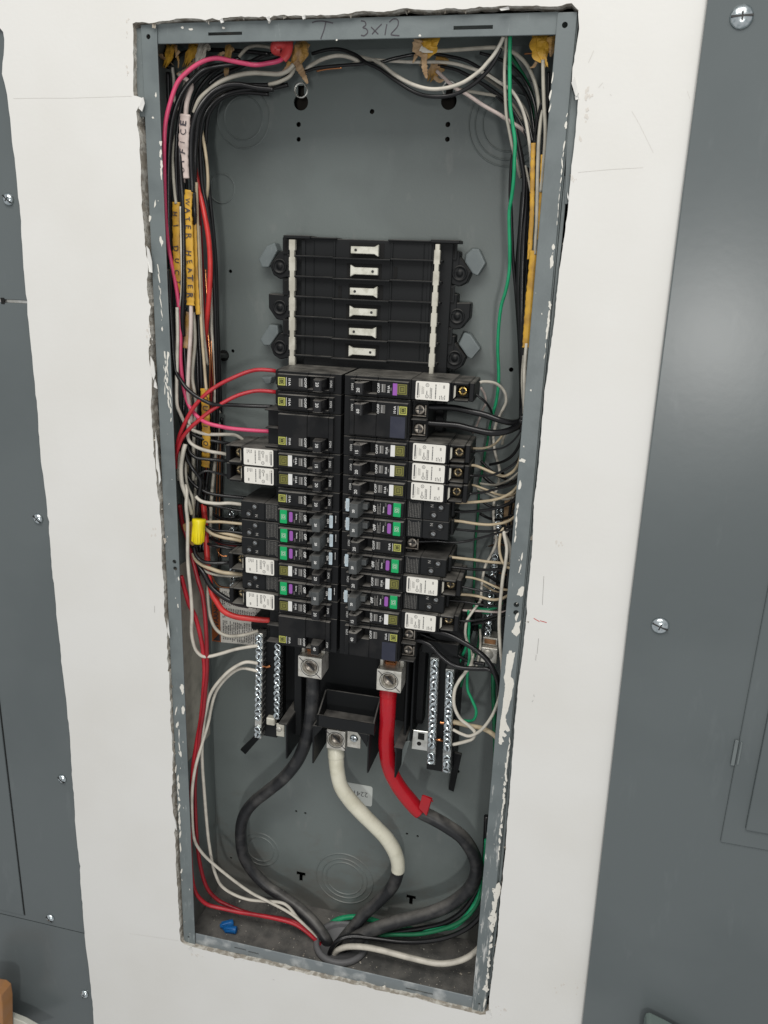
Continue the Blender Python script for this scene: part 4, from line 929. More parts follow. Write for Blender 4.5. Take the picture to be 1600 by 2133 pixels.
t = thing('number_sticker', (.195, .181, -.0945), 'small pale rounded sticker printed 2241 upside down behind the white feeder', 'sticker')
mb = MB(); mb.prism(rnd_rect(.168, .2038, .1665, .1945, .003), -.0949, -.0946); keep(mb.build('paper', 'sticker'), t)
mb = MB(); put_text(mb, '2241', V(.1890, .1820, -.09455), Vector((-1, 0, 0)), Vector((0, 0, -1)), .0095, 0, .0); keep(mb.build('number', 'ink'), t)
t = thing('side_sticker', (.003, .44, -.05), 'long creased grey paper sticker on the left inner side wall', 'sticker')
mb = MB(); mb.box(.0014, .0017, .235, .475, -.085, -.006); keep(mb.build('paper', 'w_grey'), t)
# plastic tie anchor on the left
t = thing('cable_tie', at(455, 741, -.085), 'short black cable tie and anchor at the right edge of the left wire bundle', 'cable tie')
mb = MB(); mb.tube([V(*at(x, y, d)) for x, y, d in ((430, 741, -.050), (442, 741, -.047), (455, 741, -.055), (470, 741, -.088))], .0026, 8); keep(mb.build('strap', 'black2'), t)
mb = MB(); a = at(464, 741, -.092); mb.lathe((a[0], a[1], -.0949), [(.006, 0), (.005, .004), (.0001, .006)], 14); keep(mb.build('anchor', 'hole'), t)

# ================================================================== FEEDER CABLES
def feeder(label, path, w0, w1, taped, tapemat, tapepath, end):
    raw = parse(path, .006); r_ = px2r(w0, raw[2]); r1 = px2r(w1, raw[-3])
    pts = [V(*p) for p in raw] + [V(raw[-1][0] * .5 + .183 * .5, -.04, raw[-1][2])]
    sp = smooth(pts, 7); k = len(sp)
    t = thing('feeder_cable', tuple(raw[0]), label, 'cable', 'heavy feeder cables')
    mb = MB(); rad = [r_ + (r1 - r_) * i / (k - 1) for i in range(k)]; mb.tube(sp, rad, 18); keep(mb.build('jacket', 'cable'), t)
    if taped:
        kk = int(taped * 7) + 1; tp = sp[:kk]; rr2 = []
        for i in range(kk): rr2.append(rad[i] + .0007)
        fine = []; fr = []
        for i in range(kk - 1):
            for j in range(3): fine.append(tp[i].lerp(tp[i + 1], j / 3)); fr.append(rr2[i] * (1 - j / 3) + rr2[i + 1] * j / 3)
        fine.append(tp[-1]); fr.append(rr2[-1])
        # lapped edge: radius steps every so often
        acc = 0; st = [0]
        for i in range(1, len(fine)): acc += (fine[i] - fine[i - 1]).length; st.append(acc)
        rw_ = random.Random(kk); fr = [fr[i] + (.0005 if st[i] < .012 else 0) + .00022 * math.sin(st[i] * 90 + kk) + .00012 * ((st[i] % .019) / .019) for i in range(len(fine))]
        mb = MB(); mb.tube(fine, fr, 20); keep(mb.build('tape_wrap', tapemat), t)
        return t, fine[-1]
    return t, None
feeder('thick black feeder cable curving from the left lug to the floor bushing', '651,1396,-47 652,1415,-47 651,1450,-46 647,1500,-44 639,1537,-46 621,1582,-48 591,1620,-50 555,1650,-54 530,1670,-56 512,1692,-58 503,1718,-60 502,1750,-62 508,1784,-64 529,1818,-66 558,1847,-66 589,1868,-64 623,1892,-60 655,1923,-52 678,1955,-46 688,1980,-46', 28, 20, 0, None, None, None)
feeder('white taped neutral feeder curving right then back down to the bushing', '699,1556,-64 700,1566,-62 702,1600,-58 710,1637,-56 730,1667,-57 757,1697,-58 785,1725,-60 808,1750,-62 825,1781,-64 829,1813,-66 817,1847,-68 790,1876,-68 762,1901,-64 742,1925,-58 717,1955,-52 702,1980,-48', 28, 22, 9.1, 'tape_white', None, None)
rt, rend = feeder('red taped feeder cable curving right from the right lug, black beyond the tape', '810,1428,-48 809,1442,-47 808,1470,-45 807,1500,-44 805,1550,-46 812,1600,-48 830,1637,-50 853,1667,-52 875,1690,-54 900,1703,-55 930,1720,-56 964,1745,-58 987,1781,-60 993,1816,-62 976,1853,-62 934,1886,-60 880,1907,-56 820,1922,-52 769,1940,-48 730,1962,-44 706,1985,-42', 30, 24, 8.0, 'tape_red', None, None)
mb = MB(); mb.plate([at(872, 1683, -.042), at(888, 1700, -.042), at(899, 1664, -.036), at(879, 1657, -.036)], (.001, 0, -.0022)); mb.plate([at(879, 1657, -.036), at(899, 1664, -.036), at(903, 1671, -.040), at(882, 1665, -.040)], (0, 0, -.001))
keep(mb.build('tape_flag', 'tape_red', bevel=.0004), rt)

# ================================================================== WIRES
# each line: material | width px | label | group | path (pixel x, y, depth in mm) -> one wire, one object
WL = r'''
w_mag|8|magenta wire swooping from the red sleeve at the top down the left side||600,112,-34 582,126,-28 556,132,-24 531,135,-20 505,131 480,126 450,121,-16 420,129,-14 390,150,-12 369,174,-11 354,216,-11 345,255,-11 342,300,-12 342,360,-13 345,450,-15 352,520,-17 361,564,-18 368,603,-18 373,643,-18 376,692,-18 376,745,-18 380,791,-20 385,817,-21 393,843,-20 406,862,-16 419,874,-14 434,882,-12 458,888,-14 479,892,-18 520,896,-25 566,899,-34 578,901,-38
w_bred|10|bright thick red wire bulging at the right of the left bundle||403,330,-40 408,360,-38 414,390,-34 419,413,-30 427,452,-26 433,485,-24 437,524,-22 438,564,-22 436,610,-24 433,649,-28 429,692,-36 427,720,-46 428,760,-56
w_red|8|upper red wire arching from the topmost left breaker||580,775,-44 569,772,-38 540,770,-34 515,775,-28 485,787,-22 455,802,-18 430,820,-14 410,840,-12 395,862,-11 382,888,-11 373,910,-12 368,935,-15 366,960,-18
w_red|8|lower red wire arching from the second left breaker||580,818,-44 569,816,-38 535,814,-34 500,822,-28 470,836,-22 440,855,-17 415,875,-13 395,893,-11 380,912,-11 372,930,-12 367,950,-16 366,975,-20
w_black|8|black wire crossing the bundle under the red arcs to the second left breaker||349,560,-8 354,625,-9 359,700,-11 362,745,-12 367,775,-13 377,793,-13 390,810,-12 410,826,-12 435,839,-14 452,843,-18 475,843,-24 510,845,-32 568,847,-42
w_dred|8|dark red wire running behind the yellow wire nut and down to the floor||374,1052,-30 380,1090,-30 390,1120,-30 397,1150,-28 405,1180,-27 413,1210,-25 422,1240,-24 427,1280,-22 430,1324,-20 431,1367,-20 431,1402,-20 427,1446,-20 423,1486,-20 416,1530,-20 410,1580,-20 406,1640,-22 407,1692,-24 411,1758,-26 419,1811,-30 432,1850,-34 453,1874,-38 482,1889,-40 518,1902,-42 550,1908,-42 589,1914,-42 618,1923,-42 642,1942,-42 668,1968,-42 683,1988,-42
w_red|8|red wire emerging under the left flange and joining the other red one||377,1200,-12 385,1228,-14 394,1259,-16 405,1280,-18 413,1306,-19 420,1336,-20 424,1367,-20 426,1402,-20 423,1450,-22 418,1500,-22 410,1545,-20 402,1600,-18 397,1680,-14 396,1760,-12 399,1820,-16 406,1855,-20 416,1871,-23 434,1885,-27 466,1893,-31 497,1900,-34 534,1906,-36 576,1914,-38 618,1927,-40 655,1956,-40 680,1990,-40
w_bred|12|thick bright red wire to the two pole breaker at the bottom left||424,1050,-46 428,1100,-42 431,1150,-38 434,1190,-34 441,1233,-30 452,1254,-28 466,1273,-27 489,1284,-28 515,1288,-30 545,1291,-34 566,1292,-38
w_white|7|white wire from the second screw of the outer left bar rising along the flange||386,1010,-18 389,1027,-14 388,1055,-12 391,1087,-12 391,1120,-12 391,1160,-11 393,1192,-10 398,1240,-10 400,1280,-10 399,1315,-12 403,1341,-14 410,1357,-16 422,1367,-18 438,1367,-21 462,1361,-25 489,1353,-29 515,1348,-33 537,1345,-36
w_grey|7|dull white wire curving under the warning sticker to the top bar screw||456,880,-66 452,920,-64 447,970,-60 443,1010,-56 440,1050,-52 438,1100,-50 436,1160,-46 434,1217,-38 433,1245,-34 436,1276,-30 444,1301,-28 457,1317,-28 476,1325,-29 500,1324,-31 520,1320,-34 538,1314,-37
w_white|6|outer one of two white wires looping from the left bar down to the bushing||537,1382,-36 515,1379,-32 497,1385,-29 476,1399,-26 459,1416,-25 445,1434,-24 436,1452,-24 430,1476,-24 424,1510,-24 421,1560,-24 422,1600,-26 425,1640,-28 429,1692,-30 434,1745,-32 441,1790,-35 448,1818,-37 461,1845,-40 487,1863,-43 518,1874,-45 550,1877,-46 584,1880,-46 602,1890,-46 623,1916,-46 650,1942,-46 671,1968,-44 688,1995,-44
w_white|6|inner one of two white wires looping from the left bar down to the bushing||537,1398,-38 508,1392,-35 489,1398,-33 469,1415,-31 454,1434,-30 445,1455,-30 439,1481,-30 433,1510,-28 421,1550,-22 408,1595,-14 401,1640,-10 400,1690,-10 404,1745,-14 419,1774,-20 445,1800,-28 487,1834,-36 524,1860,-42 563,1880,-44 592,1895,-44 618,1912,-44 642,1935,-44 665,1962,-43 684,1992,-43
w_white|11|cream white wire lying across the box floor at the lower right||693,1992,-34 704,1979,-30 726,1972,-28 760,1973,-28 796,1980,-27 850,1994,-26 898,2005,-26 928,2007,-28 964,1999,-32 991,1982,-36 1006,1962,-38 1012,1940,-38
w_green|10|green wire arching left of the neutral feeder near the floor||690,1960,-62 684,1935,-70 700,1917,-76 736,1910,-80 770,1915,-80 800,1925,-76
w_green|9|green wire curving along the floor at the lower right||810,1925,-66 832,1929,-64 862,1936,-62 898,1937,-60 925,1934,-60 946,1930,-60 970,1910,-62 991,1880,-64 1004,1845,-66 1010,1800,-66 1014,1750,-60
w_black|10|black wire bending round the lower right corner under the red feeder|b|1014,1700,-70 1010,1780,-70 1003,1832,-70 985,1870,-68 962,1900,-66 930,1921,-64 895,1931,-62 840,1940,-58 780,1946,-54 740,1952,-48 712,1962,-42 694,1985,-38
w_black|9|thin black wire lowest of the bunch above the white floor wire||1013,1840,-56 1006,1895,-56 985,1925,-54 945,1948,-50 895,1960,-46 840,1962,-44 780,1955,-42 735,1950,-38 706,1958,-32 690,1978,-30 684,1998,-30
w_dgreen|8|dark green wire along the lower right edge of the box||1028,1390,-60 1028,1440,-60 1030,1500,-58 1032,1560,-56 1031,1620,-56 1026,1700,-58 1018,1780,-60 1008,1840,-64 990,1890,-62 950,1925,-58 880,1945,-54 800,1948,-52 740,1958,-46 705,1980,-42
w_green|7|long green wire dropping down the right side past the bus||1063,70,-14 1062,116,-14 1062,169,-14 1063,222,-15 1068,258,-16 1073,294,-17 1072,329,-19 1070,374,-23 1066,410,-28 1061,440,-32 1061,480,-35 1062,517,-38 1061,564,-42 1054,604,-46 1044,639,-50 1039,681,-54 1037,728,-58 1039,775,-62 1038,805,-64 1034,835,-66 1028,858,-68 1024,872,-69
w_dgreen|5|thin dull green wire running down deep behind the right side wires||1028,858,-72 1020,890,-74 1015,923,-76 1010,947,-78 1006,975,-80 999,1010,-82 996,1067,-86 990,1138,-88 988,1209,-88 985,1263,-88
w_grey|6|scuffed printed white wire beside the long green one at the upper right||1055,70,-16 1053,110,-17 1051,150,-18 1052,187,-19 1055,240,-20 1060,267,-22 1067,303,-24 1076,338,-30 1084,370,-40
w_white|7|white wire swagging in a deep arc under the top flange||1049,76,-12 1042,92,-13 1029,114,-14 1014,132,-15 999,148,-16 966,171,-18 930,183,-20 894,185,-22 858,175,-26 825,157,-32 798,136,-40 780,126,-48 750,118,-58
w_black|7|black wire following the deep white arc just below it||1044,100,-14 1030,128,-16 1012,152,-18 980,180,-20 942,198,-22 900,201,-24 864,192,-28 825,168,-32 790,143,-38 762,130,-44 740,114,-50 710,103,-55 680,104,-58 650,112,-60
w_white|7|short white hump of wire at the top centre||636,150,-60 644,139,-58 670,124,-55 700,116,-53 724,118,-52 746,128,-52 735,134,-58
w_white|6|white wire crossing the top from the centre to the far right corner||752,122,-62 780,124,-60 820,127,-58 860,129,-56 909,129,-52 945,132,-46 978,141,-42 1011,153,-38 1038,170,-35 1065,188,-32 1083,216,-30 1094,246,-30 1101,285,-30 1106,330,-32 1106,370,-36
w_black|6|black wire crossing right over the white ones at the top centre||630,152,-50 650,144,-50 680,139,-50 740,134,-48 790,130,-48 820,122,-50 860,114,-54 900,112,-56
w_grey|7|upper white wire leaving the torn yellow jacket at the top right||905,106,-44 930,105,-42 960,103,-40 1020,99,-38 1050,101,-38 1077,114,-36 1098,136,-34 1113,168,-32 1121,205,-30 1124,240,-32
w_pink|7|pale wire running diagonally down from the torn jacket at the top right||910,148,-50 930,167,-46 950,184,-42 972,196,-40 1008,220,-38 1038,237,-38 1053,247,-40 1086,268,-44 1098,282,-50
w_grey|6|short grey white wire behind the diagonal one at the upper right||950,184,-62 972,189,-60 1008,195,-58 1044,202,-56 1070,220,-56 1088,250,-56
w_grey|6|grey white wire curving between the black ones in the right corner||1010,160,-64 1035,178,-62 1068,200,-60 1090,222,-58 1101,250,-56 1108,290,-54
w_grey|7|white wire straight down into the short yellow tag by the right flange||1131,125,-16 1132,180,-15 1134,230,-14 1136,260,-14 1136,290,-14 1134,320,-14 1130,360,-14 1127,400,-13
w_grey|7|white wire running into the large yellow tag on the right||1131,230,-20 1126,255,-18 1122,300,-16 1120,360,-15 1119,420,-14 1118,470,-13 1116,500,-13 1115,530,-13
w_white|8|white wire leaving the bottom of the large yellow tag||1097,715,-13 1095,740,-13 1093,770,-13 1093,800,-13 1093,845,-12 1092,885,-14 1089,925,-22
w_grey|5|grey white wire half hidden beside the one under the large tag||1091,740,-20 1088,775,-20 1088,810,-20 1091,850,-18
w_white|6|white pigtail curling from the topmost right breaker down behind the wires||1000,797,-42 1007,795,-44 1023,796,-48 1035,800,-52 1046,809,-56 1053,822,-58 1054,838,-60 1048,852,-62 1041,866,-64 1032,888,-66 1028,911,-68 1030,935,-68 1034,953,-68 1040,975,-68 1040,996,-66 1036,1015,-64 1031,1031,-62 1028,1067,-60 1031,1103,-58 1034,1129,-56 1023,1156,-54 1012,1177,-52 1006,1200,-50 1003,1227,-48 1001,1250,-46 990,1266,-42 974,1290,-38 970,1305,-38 970,1325,-40 978,1350,-44 985,1375,-50 983,1395,-55
w_pink|5|tan twisted tail below the topmost right breaker||1002,808,-50 1010,822,-56 1012,840,-62 1005,855,-66 996,880,-74 985,902,-80
w_black|5|black tail curving from the topmost right breaker||990,820,-40 1000,828,-40 1012,838,-42 1022,853,-46 1027,872,-52
w_black|13|upper thick black cable from the 60 breaker to the right side||878,846,-34 900,848,-34 925,848,-34 950,850,-34 980,857,-34 1010,864,-34 1041,875,-32 1065,880,-26 1082,877,-18 1090,868,-10
w_black|14|lower thick black cable from the 60 breaker to the right side||878,880,-34 900,882,-34 950,886,-34 980,893,-34 1017,901,-32 1041,901,-30 1062,896,-26 1080,887,-18 1089,875,-10
w_black|4|black wire from the 15 breaker on the right to the flange||978,941,-34 1000,940,-32 1017,938,-30 1047,933,-26 1065,922,-20 1080,905,-14 1088,885,-8
w_tan|5|olive tan wire crossing behind the green one on the right||984,934,-44 1010,933,-46 1029,926,-48 1041,914,-50 1048,905,-54
w_tan|6|tan wire sagging from the second white labelled right breaker||980,969,-40 990,970,-40 1004,975,-38 1029,986,-35 1045,991,-33 1056,990,-30 1070,981,-24 1080,966,-16 1086,945,-10
w_black|5|black wire below the sagging tan one on the right||976,990,-36 991,991,-36 1023,990,-32 1047,981,-28 1071,966,-22 1083,950,-14 1088,930,-8
w_tan|5|tan wire from the third white labelled right breaker||984,1010,-44 994,1013,-42 1015,1021,-40 1031,1028,-38 1049,1032,-34 1068,1030,-26 1082,1018,-16
w_grey|5|dull wire arching above the third labelled breaker on the right||1000,1007,-52 1015,1009,-50 1031,1010,-46 1049,1005,-40 1068,995,-28 1083,982,-16
w_black|5|black wire from the third white labelled right breaker||978,1028,-36 987,1028,-36 1014,1024,-34 1040,1017,-30 1065,1010,-22 1084,1000,-12
w_black|8|thick black wire bend between the tan wires on the right||1008,992,-54 1016,1000,-52 1031,1010,-48 1049,1012,-42 1066,1006,-30 1082,995,-16
w_tan|6|yellowish tan wire under the third labelled breaker sweeping right||945,1045,-40 960,1047,-38 987,1046,-35 1010,1044,-33 1030,1041,-30 1049,1035,-26 1068,1024,-20 1082,1008,-12
w_black|6|black wire of the first green button breaker on the right||938,1064,-38 960,1066,-38 987,1065,-36 1023,1061,-32 1049,1053,-28 1068,1043,-20 1082,1030,-12
w_tan|6|pale tan wire of the second green button breaker on the right||940,1084,-38 960,1086,-37 978,1089,-36 1000,1092,-34 1023,1093,-32 1049,1089,-28 1065,1082,-22 1080,1070,-14
w_black|5|black wire of the second green button breaker on the right||940,1101,-40 965,1104,-38 987,1106,-36 1015,1107,-32 1040,1104,-28 1060,1098,-22 1080,1088,-12
w_black|5|long black wire from the screw of the plain right breaker||864,1128,-28 880,1128,-28 907,1127,-28 930,1129,-30 951,1130,-30 978,1126,-30 1014,1117,-28 1040,1110,-24 1060,1103,-18 1078,1098,-12
w_tan|6|pale yellow wire of the third green button breaker on the right||936,1160,-38 960,1163,-38 987,1166,-36 1015,1170,-34 1040,1172,-30 1065,1174,-20 1078,1172,-14
w_black|6|black wire of the third green button breaker on the right||936,1181,-40 955,1183,-40 987,1186,-38 1015,1187,-34 1040,1186,-30 1066,1185,-20
w_tan|5|tan wire of the labelled breaker fourth from the bottom right||970,1202,-42 985,1204,-42 1005,1210,-40 1031,1222,-36 1048,1228,-30 1062,1228,-22 1072,1222,-14
w_black|5|black wire under the tan one fourth from the bottom right||955,1220,-34 970,1224,-34 1005,1231,-34 1030,1236,-32 1050,1236,-28 1068,1230,-18
w_tan|6|tan wire of the lowest green button breaker on the right||958,1238,-40 975,1239,-40 996,1242,-38 1018,1248,-36 1035,1249,-32 1050,1245,-28 1068,1234,-16
w_black|5|black wire of the lowest green button breaker on the right||926,1250,-38 945,1251,-38 969,1254,-38 1005,1260,-36 1030,1263,-32 1050,1261,-26 1066,1252,-16
w_pink|5|pinkish wire from the lowest white labelled right breaker||964,1271,-44 985,1272,-44 1005,1273,-42 1030,1275,-38 1048,1275,-32 1062,1270,-20
w_black|5|black wire from the lowest white labelled right breaker||955,1293,-36 970,1294,-36 990,1292,-36 1015,1287,-34 1035,1281,-30 1050,1278,-26 1062,1268,-16
w_white|7|long white wire hanging in front of the right ground bar||1061,1098,-24 1056,1106,-22 1050,1110,-20 1053,1125,-18 1056,1145,-16 1053,1174,-14 1048,1200,-13 1044,1236,-13 1041,1272,-13 1040,1307,-14 1042,1345,-15 1046,1390,-16 1045,1424,-17 1039,1457,-19 1025,1491,-24 1003,1520,-28 980,1533,-31 962,1529,-34 944,1520,-38
w_tan|6|tan wire looping in a hairpin at the right flange||1050,1100,-26 1044,1108,-24 1041,1125,-24 1040,1140,-23 1042,1156,-22 1048,1172,-20 1058,1182,-16 1070,1183,-12
w_black|11|upper thick black wire from the bottom right two pole breaker||866,1312,-30 888,1313,-28 929,1320,-26 962,1336,-24 994,1356,-22 1014,1374,-22 1030,1400,-22 1039,1430,-26 1041,1470,-34 1036,1520,-46
w_black|10|lower thick black wire from the bottom right two pole breaker||864,1334,-30 880,1336,-28 898,1345,-26 917,1365,-26 940,1383,-26 962,1391,-26 996,1393,-26 1021,1395,-26 1036,1410,-30
w_green|6|green wire hanging behind the thick black ones at the lower right||976,1270,-44 977,1300,-44 976,1334,-44 978,1367,-44 974,1401,-44 974,1435,-44 983,1457,-44 992,1480,-44 989,1496,-46 980,1502,-48 960,1500,-50
w_green|6|green wire curling left behind the outer right neutral bar||976,1330,-52 970,1350,-54 958,1376,-56 940,1402,-56 929,1416,-56 920,1430,-56 919,1451,-56 926,1478,-56
w_white|7|white wire looping from under the black cable to the right bar||985,1362,-50 981,1385,-42 969,1401,-36 956,1419,-32 947,1439,-30 946,1469,-30 958,1496,-30 976,1511,-31 989,1525,-32 985,1538,-33 969,1545,-34 944,1551,-38
w_tan|10|thick pale tan wire entering the right bar from the flange||942,1503,-42 960,1507,-40 974,1511,-40 1007,1518,-36 1030,1532,-30 1045,1552,-20
w_green|7|green wire piece curving behind the breakers at the lower right||985,1262,-64 1000,1268,-66 1020,1270,-68 1040,1262,-68 1056,1250,-66
w_white|7|whitish wire entering the labelled left breaker from above||392,870,-26 398,892,-24 410,899,-24 429,904,-26 454,905,-30 475,905,-36 492,907,-44 506,916,-50
w_black|7|black wire to the uppermost labelled left breaker||394,896,-28 402,905,-26 424,914,-28 454,920,-32 480,924,-38
w_white|7|thick white wire to the second labelled left breaker||393,885,-20 391,905,-18 394,918,-17 404,928,-18 421,936,-22 441,941,-26 460,944,-30 480,948,-36
w_black|7|black wire under the thick white one on the left||388,920,-26 395,941,-24 408,953,-24 425,956,-26 450,958,-30 482,961,-38
w_black|8|black wire hanging into the second labelled left breaker||386,940,-24 390,957,-22 402,977,-22 412,990,-24 418,1005,-26 413,1040,-28 410,1075,-28
w_black|5|thin dark wire rising slightly to the second labelled left breaker||414,988,-22 422,983,-22 434,981,-24 454,986,-28 484,993,-36
w_black|7|black wire to the plain left breaker above the green buttons||388,985,-34 396,1000,-32 408,1013,-32 421,1021,-32 441,1029,-34 478,1034,-38 514,1037,-42
w_white|7|bright white wire to the uppermost green button breaker on the left||408,1034,-24 415,1041,-24 426,1046,-24 454,1049,-26 478,1048,-30 512,1052,-38
w_black|6|black wire below the bright white one on the left||425,1050,-36 441,1053,-34 470,1058,-36 512,1066,-42
w_tan|6|tan wire leaving right of the yellow wire nut||418,1087,-34 440,1087,-34 460,1087,-34 480,1089,-36 512,1092,-40
w_black|6|black wire just below the tan one beside the wire nut||420,1092,-38 436,1100,-36 448,1105,-36 478,1107,-38 512,1112,-42
w_tan|7|olive tan wire curving down right of the wire nut||420,1094,-34 430,1103,-32 444,1113,-32 467,1120,-34 485,1123,-36 503,1127,-40
w_tan|7|second olive tan wire below the wire nut running right||446,1105,-40 462,1110,-38 486,1115,-38 512,1122,-42
w_black|6|black wire under the olive tan pair on the left||424,1128,-40 440,1135,-38 470,1141,-40 500,1146,-46
w_black|8|black wire curving to the third labelled left breaker||404,1140,-24 407,1154,-22 415,1164,-22 427,1171,-24 448,1173,-28 470,1172,-32 490,1172,-38
w_tan|8|cream wire curving under the third labelled left breaker||402,1152,-28 408,1166,-26 420,1176,-26 438,1184,-26 462,1192,-28 489,1195,-32 514,1197,-38
w_grey|6|grey cream wire just under the cream one on the left||406,1160,-34 412,1175,-32 424,1187,-30 445,1196,-30 480,1200,-34 503,1199,-40
w_black|11|thick black wire curving under the lowest labelled left breaker||400,1140,-36 408,1170,-32 424,1194,-28 438,1219,-26 452,1234,-25 473,1248,-25 497,1258,-26 518,1262,-30
w_copper|3|thin bare copper wire glinting beside the black one on the left||440,1196,-44 446,1208,-44 452,1217,-46 462,1222,-50 480,1224,-56
w_white|9|fat white wire bowing along the left flange||386,925,-16 381,945,-14 377,974,-13 379,1006,-13 387,1031,-14 394,1052,-18 399,1070,-24
w_grey|6|dull white wire behind the fat one along the left flange||387,960,-26 387,990,-24 391,1014,-24 400,1035,-24 402,1055,-26 404,1080,-30
w_white|7|pale wire along the left flange above the crossing black wire||369,640,-14 370,700,-14 369,745,-14 368,790,-13 368,830,-12 370,848,-13 376,862,-16 384,880,-20
w_pink|9|pinkish white wire in front of the lower part of the left bundle||373,155,-30 398,176,-28 393,200,-26 388,225,-25 384,300,-26 381,380,-22
w_pink|8|pink white wire leaving the bottom of the yellow water heater tag||398,632,-14 398,660,-14 397,700,-14 394,745,-14 392,790,-15 392,820,-17 396,850,-22 399,880,-28
w_grey|7|cream wire wavering right of the pink white one||403,650,-22 406,690,-22 406,720,-22 402,760,-22 401,790,-22 405,815,-22 408,840,-24 406,880,-28 403,930,-30 403,1000,-34
w_tan|6|cream yellow wire running down to the lower yellow tag||409,380,-26 411,450,-24 414,520,-23 416,580,-22 418,640,-21 421,700,-20 425,750,-20 428,790,-20 430,812,-20
w_white|6|white wire behind the copper at the right of the left bundle||441,600,-44 441,680,-44 444,720,-44 447,750,-46 449,800,-50 448,840,-54 458,860,-62
w_copper|4|bare copper ground wire in the middle of the left bundle||428,560,-40 432,640,-40 434,700,-40 437,740,-40 437,780,-42 436,820,-46 440,870,-58 450,930,-68
w_copper|3|second bare copper wire beside the first||440,640,-48 440,700,-44 441,745,-44 444,790,-48 447,840,-56 458,900,-72 458,980,-76 457,1080,-78 456,1160,-80
w_copper|3|thin copper wire behind the grey wire on the left||455,860,-74 454,930,-76 452,1000,-78 450,1080,-80
w_dred|5|dark red wire deep in the left bundle||415,420,-44 420,500,-42 424,600,-40 428,690,-40 438,760,-48 440,830,-52 434,920,-56 428,1000,-56 424,1060,-52
w_tan|6|olive cream wire at the outer right of the upper left bundle||415,228,-44 420,270,-40 427,310,-36 432,350,-34 433,390,-36 428,430,-42
w_grey|8|white wire curving from the torn jacket along the top left||612,134,-34 600,147,-34 580,154,-34 555,153,-34 525,152,-33 490,158,-32 460,170,-30 435,188,-28 415,208,-27 404,235,-28
w_grey|7|second white wire along the top left curve||614,140,-40 604,158,-38 582,170,-37 560,176,-38
w_grey|6|lower white wire bending down into the left bundle||530,186,-50 490,185,-48 465,190,-46 442,204,-44 425,222,-44
w_grey|6|white wire with a light bend inside the upper left corner||498,118,-58 515,100,-56 535,95,-54 560,98,-52 580,104,-48
w_white|6|thin white wire in the upper left corner||359,140,-52 362,165,-52 362,185,-50 364,210,-48 374,230,-46
w_grey|6|dull white wire running through the left bundle to the duct tag||378,200,-36 375,235,-34 373,260,-30 360,310,-26 361,360,-24 364,400,-22 367,425,-20
w_white|4|pale thin wire along the right of the duct tag||376,430,-12 377,480,-11 378,540,-11 379,580,-12 377,620,-14 373,650,-22
w_grey|7|white wire rising from the wire nut to the left flange||372,940,-20 371,970,-22 372,1000,-24
w_black|9|black wire following under the magenta one at the top left||590,120,-42 555,130,-40 520,130,-36 480,134,-32 448,138,-28 422,146,-24 398,168,-22 378,195,-20 364,230,-19 356,270,-18 352,330,-18 351,400,-18 352,470,-18 354,540,-18 356,600,-18 357,700,-16
w_black|8|black wire second from the flange in the left bundle||470,135,-40 440,144,-36 415,160,-32 395,185,-30 380,215,-28 371,260,-26 367,320,-26 368,380,-26 371,440,-26 372,500,-26 374,570,-26 378,640,-26 384,720,-26 388,800,-26
w_black|9|black wire crossing in front of the office tag||570,186,-36 535,183,-34 500,176,-33 470,178,-31 445,190,-28 425,210,-22 410,235,-18 401,265,-16 398,300,-15 398,340,-15 400,372,-15 401,400,-16
w_black|9|shiny black wire between the two big yellow tags||374,280,-24 375,330,-20 378,380,-17 381,420,-14 382,460,-12 383,520,-12 383,580,-12 382,620,-13 380,660,-15 382,700,-20
w_black|9|black wire right of the white office tag||612,150,-44 590,166,-42 565,177,-40 530,178,-38 495,178,-37 468,184,-35 445,198,-32 426,220,-30 414,250,-28 408,300,-26 406,350,-26 404,400,-26
w_black|8|outer black wire rounding the upper left bundle||600,176,-50 560,184,-48 510,186,-46 470,196,-44 442,216,-40 424,245,-38 417,290,-36 418,340,-34 422,390,-32 432,440,-30 440,500,-30 445,570,-32 448,640,-36 450,720,-42 452,800,-50 453,860,-56 448,940,-60
w_black|8|black wire at the right edge of the left bundle||416,250,-46 424,300,-44 432,360,-42 438,420,-40 445,490,-38 450,560,-40 452,640,-44 455,720,-50 458,800,-58 460,860,-64
w_black|7|short black wire left of the lower yellow tag behind the cream ones|l|404,600,-34 408,680,-30 411,740,-28 413,800,-28 414,860,-30 412,930,-32 411,990,-32
w_black|7|black wire touching the lower yellow tag from above|l|412,640,-28 415,700,-26 418,750,-26 420,810,-28 421,870,-34 422,950,-44 424,1030,-50
w_black|7|black wire behind the pale pink wire below the water heater tag|l|386,640,-30 385,700,-30 384,760,-30 384,820,-30 382,870,-28 378,930,-26 385,1000,-34
w_black|7|black wire behind the water heater tag|l|400,420,-30 404,500,-30 407,560,-30 410,620,-30
w_black|7|black wire between the magenta wire and the pale pink one|l|360,560,-24 362,640,-24 364,720,-24 364,790,-22 372,850,-22 382,905,-26 396,950,-34
w_black|8|black wire right of the lower yellow tag going down to the wire nut|l|440,860,-48 441,930,-52 430,1010,-52 424,1090,-48 424,1150,-44
w_black|8|black wire next to the flange left of the duct tag|l|350,300,-26 353,380,-26 356,460,-26 358,540,-26 360,620,-26
w_black|7|black wire behind the white office tag|l|392,130,-50 388,200,-46 384,260,-42 386,330,-38 389,400,-34 392,450,-30
w_black|7|deep black wire in the corner left of the magenta wire|l|350,150,-60 352,220,-56 358,300,-50 362,380,-44 366,460,-40 368,560,-38
w_black|7|black wire arching behind the slanting yellow jacket at top left|l|500,120,-62 460,140,-58 430,165,-54 408,200,-50 396,250,-46 392,320,-42
